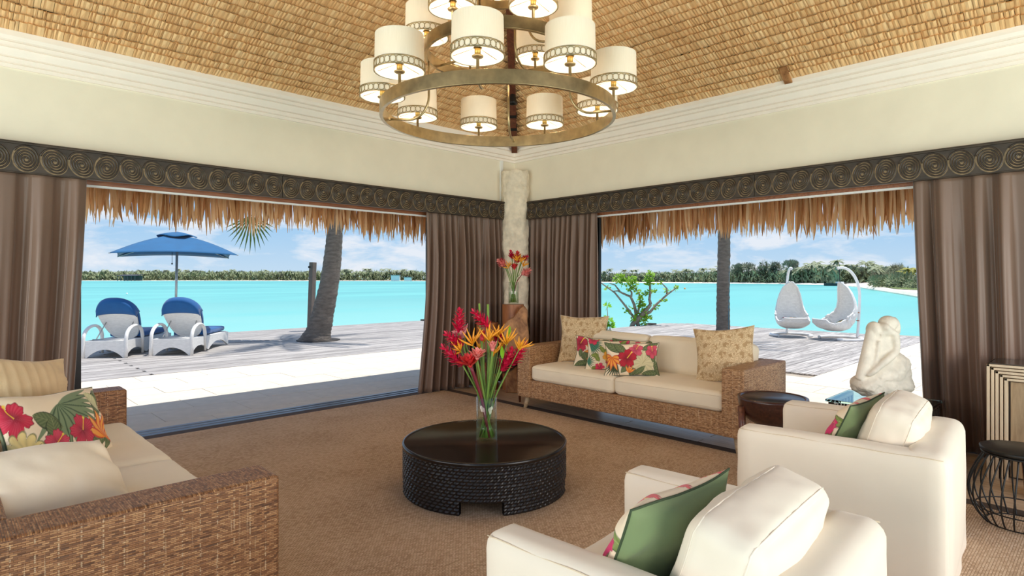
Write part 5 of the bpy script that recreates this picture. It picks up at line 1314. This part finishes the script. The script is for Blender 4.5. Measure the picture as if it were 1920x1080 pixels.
# one frond of a further palm hangs into view to the left of that trunk
t = thing('palm_frond', 'green palm frond tip hanging below the thatch between the umbrella and the leaning trunk', 'palm frond', (5.66, 15.00, 3.02)); m = MB()
for a_ in (-.9, -.45, 0, .5, .95): 
    v = RGT * math.sin(a_) ; 
for k in range(15):
    a_ = -1.15 + 2.3 * k / 14; L = .95 * (1 - .25 * abs(a_)); v = RGT * math.sin(a_) * .9 + Vector((0, 0, -math.cos(a_))); o_ = Vector((0, 0, 0)) + RGT * .05 * a_; sd = v.cross(FWD).normalized() * .022
    m.add([o_ - sd * .5, o_ + sd * .5, o_ + v * L * .6 + sd, o_ + v * L + FWD * -.05, o_ + v * L * .6 - sd], [(0, 1, 2, 3, 4)])
m.build('leaflets', MAT['frond'], t); m = MB(); m.tube([Vector((0, 0, 0)), Vector((0, 0, .5)) + RGT * .3, Vector((0, 0, .9)) + RGT * 1.0], [.008, .015, .022], 6); m.build('rachis', MAT['frond'], t)
pr = palm('straight coconut palm trunk standing on the deck behind the honey sofa', (13.5, 6.60, GZ - .05), [rv(-.02, 0), rv(0, .4), rv(.0, 1.2), rv(.02, 2.2), rv(.03, 3.2), rv(.1, 5.2)], [.20, .155, .145, .14, .135, .12], 9)
m = MB(); m.tube([Vector(rv(.085, .1, -.13)), Vector(rv(.08, .9, -.125)), Vector(rv(.10, 1.2, -.10)), Vector(rv(.10, 2.4, -.10))], .012, 6); m.build('cable', MAT['cable'], pr)['label'] = 'blue cable running up the trunk'
t = thing('deck_post', 'thin grey wooden post at the deck edge beside the leaning palm', 'post', (7.95, 16.45, GZ)); m = MB(); m.box((.0, 0, 1.0), (.15, .15, 2.0), rz=.3, ry=.045); m.build('timber', MAT['post'], t, bevel=.008); m = MB(); m.box((-.10, -.05, 1.86), (.05, .05, .06)); m.build('hook', MAT['darkmetal'], t)
# plumeria-like tree with vines
t = thing('pruned_tree', 'bare branched tree wrapped in bright green vine leaves behind the deck', 'tree', tuple(Vector(rv(2.78 + 1.2, -.35, 19.3)))); Sx = .00275
def TP(x, z, y=0): v = RGT * ((x - 470) * Sx) + FWD * y; return Vector((v.x, v.y, (905 - z) * Sx))
br = [([(405, 1010), (415, 870), (450, 770), (530, 690), (620, 590), (660, 540)], [34, 32, 30, 28, 24, 20], 0), ([(660, 540), (645, 480), (655, 400), (650, 290), (655, 200)], [19, 16, 14, 12, 8], 0),
      ([(540, 1010), (530, 870), (510, 770), (490, 640), (470, 540), (430, 450), (340, 410), (280, 380), (215, 385)], [27, 26, 24, 20, 17, 15, 12, 9, 5], .15), ([(430, 450), (440, 400), (410, 350)], [13, 11, 7], .1), ([(300, 390), (240, 310), (178, 290)], [10, 8, 5], .1),
      ([(470, 705), (400, 610), (320, 510), (230, 400), (130, 330), (40, 265)], [16, 13, 12, 10, 8, 6], -.15), ([(575, 665), (650, 630), (720, 540), (850, 420), (970, 330)], [18, 17, 14, 11, 6], -.1), ([(850, 420), (845, 350), (760, 265)], [11, 8, 5], -.1), ([(510, 640), (540, 500), (530, 400), (480, 350), (390, 290)], [14, 12, 10, 8, 6], .2)]
for pts, rs, y in br:
    m = MB(); m.tube([TP(x, z, y * k / max(1, len(pts) - 1)) for k, (x, z) in enumerate(pts)], [r * Sx for r in rs], 9); m.build('branch', MAT['bark'], t)
m = MB()
for (x, z, r_, n) in ((310, 230, 60, 46), (350, 270, 50, 26), (440, 250, 50, 40), (430, 320, 52, 36), (650, 205, 58, 46), (650, 270, 50, 34), (550, 520, 48, 30), (550, 575, 44, 26), (390, 600, 42, 18), (450, 700, 34, 12), (620, 670, 52, 26), (570, 750, 42, 20), (860, 360, 24, 8), (960, 340, 26, 12), (610, 400, 38, 16), (810, 490, 22, 8), (730, 570, 26, 10), (690, 380, 30, 12), (500, 370, 34, 14), (590, 860, 34, 14), (410, 860, 26, 8), (545, 440, 30, 12), (250, 250, 24, 12), (150, 340, 16, 4), (760, 275, 20, 6), (600, 690, 30, 12), (520, 640, 34, 12)):
    for k in range(int(n * 1.7)):
        an = random.random() * 2 * PI; q = math.sqrt(random.random()) * r_; c = TP(x + q * math.cos(an), z + q * math.sin(an), random.uniform(-.15, .15))
        d = Vector((random.gauss(0, 1), random.gauss(0, 1), random.gauss(-.1, .7))).normalized(); e, a, b = axes(d); L = random.uniform(.07, .13); w = L * .40
        m.add([c, c + e * L * .5 + a * w, c + e * L, c + e * L * .5 - a * w], [(0, 1, 2, 3)])
o = m.build('vine_foliage', MAT['vine'], t); o['kind'] = 'stuff'
t = thing('leafy_shrub', 'small leafy green shrub with a rosette on a thin stem, left of the pruned tree', 'shrub', tuple(Vector(rv(2.62, -.25, 16.5)))); m = MB(); lv = MB()
for (x, z, h_) in ((0.02, .25, 26), (.12, .45, 26), (-.02, .42, 20), (.08, .58, 22), (-.06, .62, 18), (.02, 1.0, 20), (-.10, .20, 18)):
    p0 = Vector((0, 0, 0)); p1 = RGT * x + Vector((0, 0, z)); m.tube([p0, p0.lerp(p1, .6) + RGT * .03, p1], [.014, .011, .008], 6)
    for k in range(h_):
        d = Vector((random.gauss(0, 1), random.gauss(0, 1), random.gauss(.1, .6))).normalized(); e, a, b = axes(d); L = random.uniform(.10, .17); w = L * .30; c = p1 + d * .02
        lv.add([c, c + e * L * .55 + a * w, c + e * L, c + e * L * .55 - a * w], [(0, 1, 2, 3)])
m.build('stems', MAT['bark'], t); lv.build('foliage', MAT['leaf'], t)['kind'] = 'stuff'

# ------------------------------------------------------------------ hanging chairs
def hanging_chair(label, loc, rz, arcside):
    t = thing('hanging_chair', label, 'hanging chair', loc, rz, 'hanging chairs'); W_ = MAT['whitepaint']
    m = MB(); pts = []
    for k in range(25): u = k / 24; pts.append((0, .56 - .0 + .06 * math.sin(u * 1.5), .03 + 1.05 * u))
    for k in range(1, 17): u = k / 16 * 1.75; pts.append((0, .62 - .60 * (1 - math.cos(u)) * .82, 1.08 + .72 * math.sin(min(u, 1.75)) ))
    m.tube(pts, [.034] * len(pts), 12); m.ball(pts[-1], .04, 10, 8); m.build('stand_arm', W_, t)
    m = MB()
    for z_ in (.06, .46, .66): m.lathe([(.036, z_), (.0375, z_ + .005), (.036, z_ + .02)], 12, (0, .575, 0))
    m.build('rust_patch', MAT['rust'], t)['label'] = 'rusty joint'
    m = MB(); pts = []
    for k in range(33): an = -2.35 + 4.7 * k / 32 + PI / 2; pts.append((.50 * math.cos(an), .10 + .48 * math.sin(an), .035))
    m.tube(pts, .033, 10); m.build('base_hoop', W_, t)
    hx = Vector((0, pts[0][1] * 0 + .05, 0)); m = MB(); m.tube([(0, .07, 1.79), (0, .07, 1.6), (0, .09, 1.43)], .008, 6); m.ball((0, .07, 1.72), .02, 8, 6); m.build('chain', MAT['darkmetal'], t)
    sp_ = [(-.50, .50), (-.47, .40), (-.36, .29), (-.18, .23), (.02, .22), (.20, .27), (.33, .42), (.40, .60), (.41, .78), (.37, .98), (.30, 1.18), (.20, 1.34), (.10, 1.43)]
    hw = [.26, .33, .37, .39, .39, .39, .38, .36, .33, .29, .24, .17, .06]; cu = [.03, .06, .14, .24, .32, .36, .33, .25, .18, .13, .10, .06, .02]
    def itp(A, u):
        q = u * (len(A) - 1); i = min(len(A) - 2, int(q)); f = q - i; f = f * f * (3 - 2 * f) * .35 + f * .65; return A[i] + (A[i + 1] - A[i]) * f
    Y = [p[0] for p in sp_]; Z = [p[1] for p in sp_]
    def shell(u, v):
        s = 2 * u - 1; y, z = itp(Y, v), itp(Z, v); y2, z2 = itp(Y, min(1, v + .02)), itp(Z, min(1, v + .02)); y1, z1 = itp(Y, max(0, v - .02)), itp(Z, max(0, v - .02)); ty, tz = y2 - y1, z2 - z1; L = math.hypot(ty, tz) or 1; ny, nz_ = -tz / L, ty / L
        w = itp(hw, v); c = itp(cu, v); k = abs(s) ** 2.4; return (w * math.sin(s * PI / 2) ** 1 * 1.0, y + ny * c * k, z + nz_ * c * k)
    m = MB(); m.grid(shell, 28, 44); o = m.build('shell', MAT['rattan_white'], t); so = o.modifiers.new('s', 'SOLIDIFY'); so.thickness = .03; so.offset = 0
    rim = [shell(0, k / 40) for k in range(41)] + [shell(k / 16, 1) for k in range(1, 17)] + [shell(1, 1 - k / 40) for k in range(1, 41)] + [shell(1 - k / 16, 0) for k in range(1, 16)]
    m = MB(); m.tube(rim, .022, 8, closed=True); m.build('rim', MAT['rattan_white'], t); return t
hc = hanging_chair('white rattan hanging chair turned towards the room, left of the pair', (16.25, 6.05, GZ), YAW - PI / 2 - .24, 1)
h2 = dup(hc, (16.23, 4.95, GZ), YAW - PI / 2 - 1.45, 'white rattan hanging chair seen from the side, right of the pair')
for lb, p, yw in (('little floral cushion lying in the left hanging chair', Vector((16.25, 6.05, 0)), YAW - PI / 2 - .24), ('little floral cushion lying in the right hanging chair', Vector((16.23, 4.95, 0)), YAW - PI / 2 - 1.45)):
    f_ = Vector((math.sin(yw), -math.cos(yw), 0)); pillow('floral_cushion', lb, .34, .28, .09, p - f_ * .02 + Vector((0, 0, .315)), yw, 1.05, 0, 'small', BACKGREEN, res=40)

# ------------------------------------------------------------------ far shores
def pol(px, d, z=-.9): v = FWD * d + RGT * ((px - 960) / 1115 * d); return Vector((v.x, v.y, z))
m = MB()
def shore(name, pts, label, mat, z=-.9, deep=160):
    m = MB(); vs = []; fs = []; n = len(pts)
    for (px, d) in pts:
        for k, (a, h_) in enumerate(((1.0, -.25), (1.006, .12), (1.03, .5), (1.0 + deep / d, 1.2))): vs.append(pol(px, d * a, z + h_))
    for i in range(n - 1):
        for k in range(3): fs.append((i * 4 + k, (i + 1) * 4 + k, (i + 1) * 4 + k + 1, i * 4 + k + 1))
    m.add(vs, fs); o = struct(m.build(name, mat)); o['label'] = label; return o
shL = [(-900, 560), (-300, 600), (100, 640), (400, 620), (800, 560), (960, 500)]
shR = [(960, 430), (1120, 350), (1300, 300), (1440, 265), (1560, 222), (1600, 170), (1640, 120), (1690, 88), (1740, 68), (1850, 52), (2000, 42), (2400, 34)]
shore('ground_far', shL, 'far sandy shore across the lagoon beyond the umbrella', MAT['sand']); shore('ground_point', shR, 'sandy point across the lagoon beyond the hanging chairs', MAT['sand'], deep=120)
def at_shore(sh, px, extra):
    for i in range(len(sh) - 1):
        if sh[i][0] <= px <= sh[i + 1][0]:
            f = (px - sh[i][0]) / (sh[i + 1][0] - sh[i][0]); return sh[i][1] + (sh[i + 1][1] - sh[i][1]) * f + extra
    return sh[-1][1] + extra
def palm_mesh(seed, mat):
    r = random.Random(seed); m = MB(); H = r.uniform(5.5, 8.8); ln = Vector((r.uniform(-1, 1), r.uniform(-1, 1), H)); m.tube([(0, 0, 0), ln * .5 + Vector((r.uniform(-.3, .3), 0, 0)), ln], [.22, .16, .13], 5, mat=1)
    for k in range(16):
        an = 2.4 * k; el = r.uniform(-.3, 1.1); d = Vector((math.cos(an), math.sin(an), el)).normalized(); p = ln.copy(); L = r.uniform(3.0, 4.2); vs = []; fs = []; sd = d.cross(Vector((0, 0, 1))).normalized()
        for q in range(5):
            w = .55 * math.sin(PI * (.12 + .84 * q / 4)); vs += [p - sd * w + Vector((0, 0, -w * .7)), p, p + sd * w + Vector((0, 0, -w * .7))]; p = p + d * L / 4; d = (d + Vector((0, 0, -.42))).normalized()
            if q: b = 3 * (q - 1); fs += [(b, b + 1, b + 4, b + 3), (b + 1, b + 2, b + 5, b + 4)]
        m.add(vs, fs)
    return m.mesh('far_palm', [mat, MAT['far_trunk']])
def bushy_mesh(seed, H, W, n, mat, L0=.9, conic=.5):
    r = random.Random(seed); m = MB(); m.tube([(0, 0, 0), (0, 0, H * .7)], [.2, .08], 5, mat=1); lob = [(r.uniform(-.6, .6) * W, r.uniform(-.6, .6) * W, r.uniform(.25, .85) * H, r.uniform(.35, .6) * W) for _ in range(9)] + [(0, 0, H * .8, W * .45)]
    for k in range(n):
        lx, ly, lz, lr = r.choice(lob); d = Vector((r.gauss(0, 1), r.gauss(0, 1), r.gauss(.3, 1))).normalized(); c = Vector((lx, ly, lz)) * 1.0 + d * lr * r.random() ** .4; c.z = max(.1, c.z); e = (d + Vector((0, 0, .5))).normalized(); e, a, b = axes(e); L = L0 * r.uniform(.6, 1.3); w = L * .22
        m.add([c - a * w, c + a * w, c + e * L], [(0, 1, 2)])
    return m.mesh('far_tree', [mat, MAT['far_trunk']])
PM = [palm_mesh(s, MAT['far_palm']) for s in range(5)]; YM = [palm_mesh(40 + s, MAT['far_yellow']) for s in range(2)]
CM = [bushy_mesh(s, 9.5, 3.4, 900, MAT['hazed_casuarina'], 1.1) for s in range(3)]; BM = [bushy_mesh(20 + s, 3.2, 3.0, 420, MAT['far_bush'], .8) for s in range(3)]
rr = random.Random(5)
def put(me, name, p, s, label, cat, group): o = inst(me, name, None, p, (0, 0, rr.random() * 6.28), (s, s, s * rr.uniform(.9, 1.12))); tag(o, label, cat, group)
def zone(px): return 'left of the umbrella pole' if px < 333 else 'between the umbrella pole and the thin post' if px < 592 else 'right of the leaning palm trunk'
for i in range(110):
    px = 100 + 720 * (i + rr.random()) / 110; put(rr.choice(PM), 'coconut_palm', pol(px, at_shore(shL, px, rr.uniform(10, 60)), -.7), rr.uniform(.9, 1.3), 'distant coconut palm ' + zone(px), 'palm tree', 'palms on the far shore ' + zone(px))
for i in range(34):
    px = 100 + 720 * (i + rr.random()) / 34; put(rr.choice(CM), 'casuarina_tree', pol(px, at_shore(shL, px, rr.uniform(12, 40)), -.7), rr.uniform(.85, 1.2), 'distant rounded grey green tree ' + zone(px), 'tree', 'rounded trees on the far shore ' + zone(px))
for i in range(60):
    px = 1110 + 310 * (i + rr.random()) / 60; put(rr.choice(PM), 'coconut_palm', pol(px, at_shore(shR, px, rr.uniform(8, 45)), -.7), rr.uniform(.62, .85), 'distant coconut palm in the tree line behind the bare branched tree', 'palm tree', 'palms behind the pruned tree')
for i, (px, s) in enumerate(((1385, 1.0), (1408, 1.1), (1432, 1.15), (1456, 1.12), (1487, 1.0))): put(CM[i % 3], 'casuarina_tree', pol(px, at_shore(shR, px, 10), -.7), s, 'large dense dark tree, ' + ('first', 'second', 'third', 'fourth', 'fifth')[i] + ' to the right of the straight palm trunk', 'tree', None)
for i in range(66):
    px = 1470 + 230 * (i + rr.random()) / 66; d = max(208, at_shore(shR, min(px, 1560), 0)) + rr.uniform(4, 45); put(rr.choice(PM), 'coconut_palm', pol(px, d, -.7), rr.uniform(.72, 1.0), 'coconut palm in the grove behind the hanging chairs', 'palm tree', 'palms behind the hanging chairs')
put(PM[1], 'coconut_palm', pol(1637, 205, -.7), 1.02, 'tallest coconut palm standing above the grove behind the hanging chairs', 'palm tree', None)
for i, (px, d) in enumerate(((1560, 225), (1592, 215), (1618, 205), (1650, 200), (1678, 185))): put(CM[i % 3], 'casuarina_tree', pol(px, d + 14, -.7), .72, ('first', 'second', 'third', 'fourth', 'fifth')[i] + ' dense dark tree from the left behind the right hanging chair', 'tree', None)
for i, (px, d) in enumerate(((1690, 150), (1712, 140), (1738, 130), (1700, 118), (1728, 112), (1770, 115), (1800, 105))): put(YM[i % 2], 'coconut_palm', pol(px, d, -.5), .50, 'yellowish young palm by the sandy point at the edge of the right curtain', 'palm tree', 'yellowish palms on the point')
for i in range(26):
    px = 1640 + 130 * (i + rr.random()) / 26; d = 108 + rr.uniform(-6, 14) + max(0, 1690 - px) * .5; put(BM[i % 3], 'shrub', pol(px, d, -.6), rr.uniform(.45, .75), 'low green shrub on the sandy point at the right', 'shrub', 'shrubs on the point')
m = MB(); rk = random.Random(2)
def under(sh, p0, p1, n, h0, off, dmin=0):
    for k in range(n):
        px = rk.uniform(p0, p1); d = max(dmin, at_shore(sh, px, 0)) + rk.uniform(*off); c = pol(px, d, -.7 + h0 * rk.random() ** 1.3); e = Vector((rk.gauss(0, .6), rk.gauss(0, .6), 1)).normalized(); e, a, b = axes(e); L = h0 * .45 * rk.uniform(.5, 1.2); w = L * .5; m.add([c - a * w, c + a * w, c + e * L + a * w * .3], [(0, 1, 2)])
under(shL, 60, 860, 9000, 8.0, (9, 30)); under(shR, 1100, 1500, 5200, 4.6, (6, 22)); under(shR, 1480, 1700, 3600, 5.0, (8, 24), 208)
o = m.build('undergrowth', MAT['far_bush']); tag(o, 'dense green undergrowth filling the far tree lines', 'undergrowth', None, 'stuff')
m = MB(); vs = []; fs = []
for i, (px, d0, d1) in enumerate(((1640, 150, 190), (1680, 102, 150), (1720, 92, 140), (1780, 84, 130), (1900, 80, 120))): vs += [pol(px, d0, -.25), pol(px, d1, -.05)]
for i in range(4): fs.append((2 * i, 2 * i + 2, 2 * i + 3, 2 * i + 1))
m.add(vs, fs); o = struct(m.build('lawn', MAT['turf'])); o['label'] = 'strip of green turf on the sandy point'
# jetty, boat, lookout, boathouse, buoys
t = thing('jetty', 'low grey jetty reaching into the lagoon behind the right hanging chair', 'jetty', tuple(pol(1618, 205, -.9))); m = MB()
m.box((0, 0, .75), (16, 1.6, .35), rz=YAW - PI / 2); m.build('platform', MAT['hut'], t); m = MB()
for k in range(6): v = RGT * (-7.2 + k * 2.9); m.box((v.x, v.y, .2), (.25, .25, 1.2))
m.build('piles', MAT['deck_base'], t)
t = thing('moored_boat', 'long dark boat lying low beside the jetty', 'boat', tuple(pol(1566, 196, -.9)), YAW - PI / 2); m = MB(); n = 12; vs = []; fs = []
for i in range(n + 1):
    u = i / n; w = .9 * math.sin(PI * (.06 + .88 * u)) ** .5; x = -3.6 + 7.2 * u; vs += [(x, -w, .8), (x, -w * .6, -.1), (x, w * .6, -.1), (x, w, .8)]
for i in range(n):
    for k in range(3): fs.append((4 * i + k, 4 * i + 4 + k, 4 * i + 5 + k, 4 * i + 1 + k))
m.add(vs, fs + [(0, 1, 2, 3), (4 * n + 3, 4 * n + 2, 4 * n + 1, 4 * n)]); m.build('hull', MAT['hull'], t); m = MB(); m.box((1.5, 0, 1.0), (2.2, 1.1, .6)); m.build('cabin', MAT['whitepaint'], t)
t = thing('lookout_hut', 'small grey roofed lookout hut at the landward end of the jetty', 'hut', tuple(pol(1638, 216, -.6)), YAW - PI / 2); m = MB(); m.box((0, 0, 3.55), (2.3, 2.3, .3)); m.build('roof', MAT['hut'], t); m = MB()
for sx_ in (-.75, .75):
    for sy_ in (-.75, .75): m.box((sx_, sy_, 1.7), (.22, .22, 3.5))
m.box((0, 0, 1.8), (1.5, 1.5, .9)); m.build('posts', MAT['hut'], t)
t = thing('boathouse', 'dark roofed boathouse on the far shore left of the umbrella pole', 'boathouse', tuple(pol(243, 626, -.9)), YAW - PI / 2 - .3); m = MB(); m.add([(-14, -5, 5.2), (14, -5, 5.2), (14, 5, 6.6), (-14, 5, 6.6), (-14, -5, 4.9), (14, -5, 4.9), (14, 5, 6.2), (-14, 5, 6.2)], [(0, 1, 2, 3), (7, 6, 5, 4), (0, 4, 5, 1), (1, 5, 6, 2), (2, 6, 7, 3), (3, 7, 4, 0)]); m.build('roof', MAT['darkroof'], t)
m = MB()
for k in range(6): m.box((-12 + k * 4.8, -4, 2.4), (.5, .5, 5.2))
m.box((0, 4, 2.6), (26, .4, 5)); m.build('posts', MAT['hut'], t)
for px, d, lb in ((742, 560, 'white two storey house on the far shore near the corner curtain'), (765, 556, 'small white shed on the far shore next to the corner curtain')):
    t = thing('shore_house', lb, 'house', tuple(pol(px, d + 6, -.8)), YAW - PI / 2); m = MB(); hh = 5.2 if px == 742 else 3.2; m.box((0, 0, hh / 2), (8 if px == 742 else 6.5, 5, hh)); m.build('walls', MAT['whitepaint'], t); m = MB(); m.box((0, 0, hh + .3), (9, 6, .6)); m.build('roof', MAT['hut'], t)
def buoy(name, px, d, r, mat, lb):
    t = thing(name, lb, 'buoy', tuple(pol(px, d, -.95))); m = MB(); m.ball((0, 0, r * .5), r, 12, 8); m.build('float', mat, t); m = MB(); m.lathe([(r * .3, r * 1.3), (r * .3, r * 1.6), (.001, r * 1.6)], 10); m.build('cap', mat, t)
buoy('mooring_buoy', 238, 92, .14, MAT['whitepaint'], 'tiny white buoy floating between the umbrella pole and the left curtain'); buoy('mooring_buoy', 1284, 135, .22, MAT['buoy'], 'tiny orange buoy floating beyond the pruned tree')
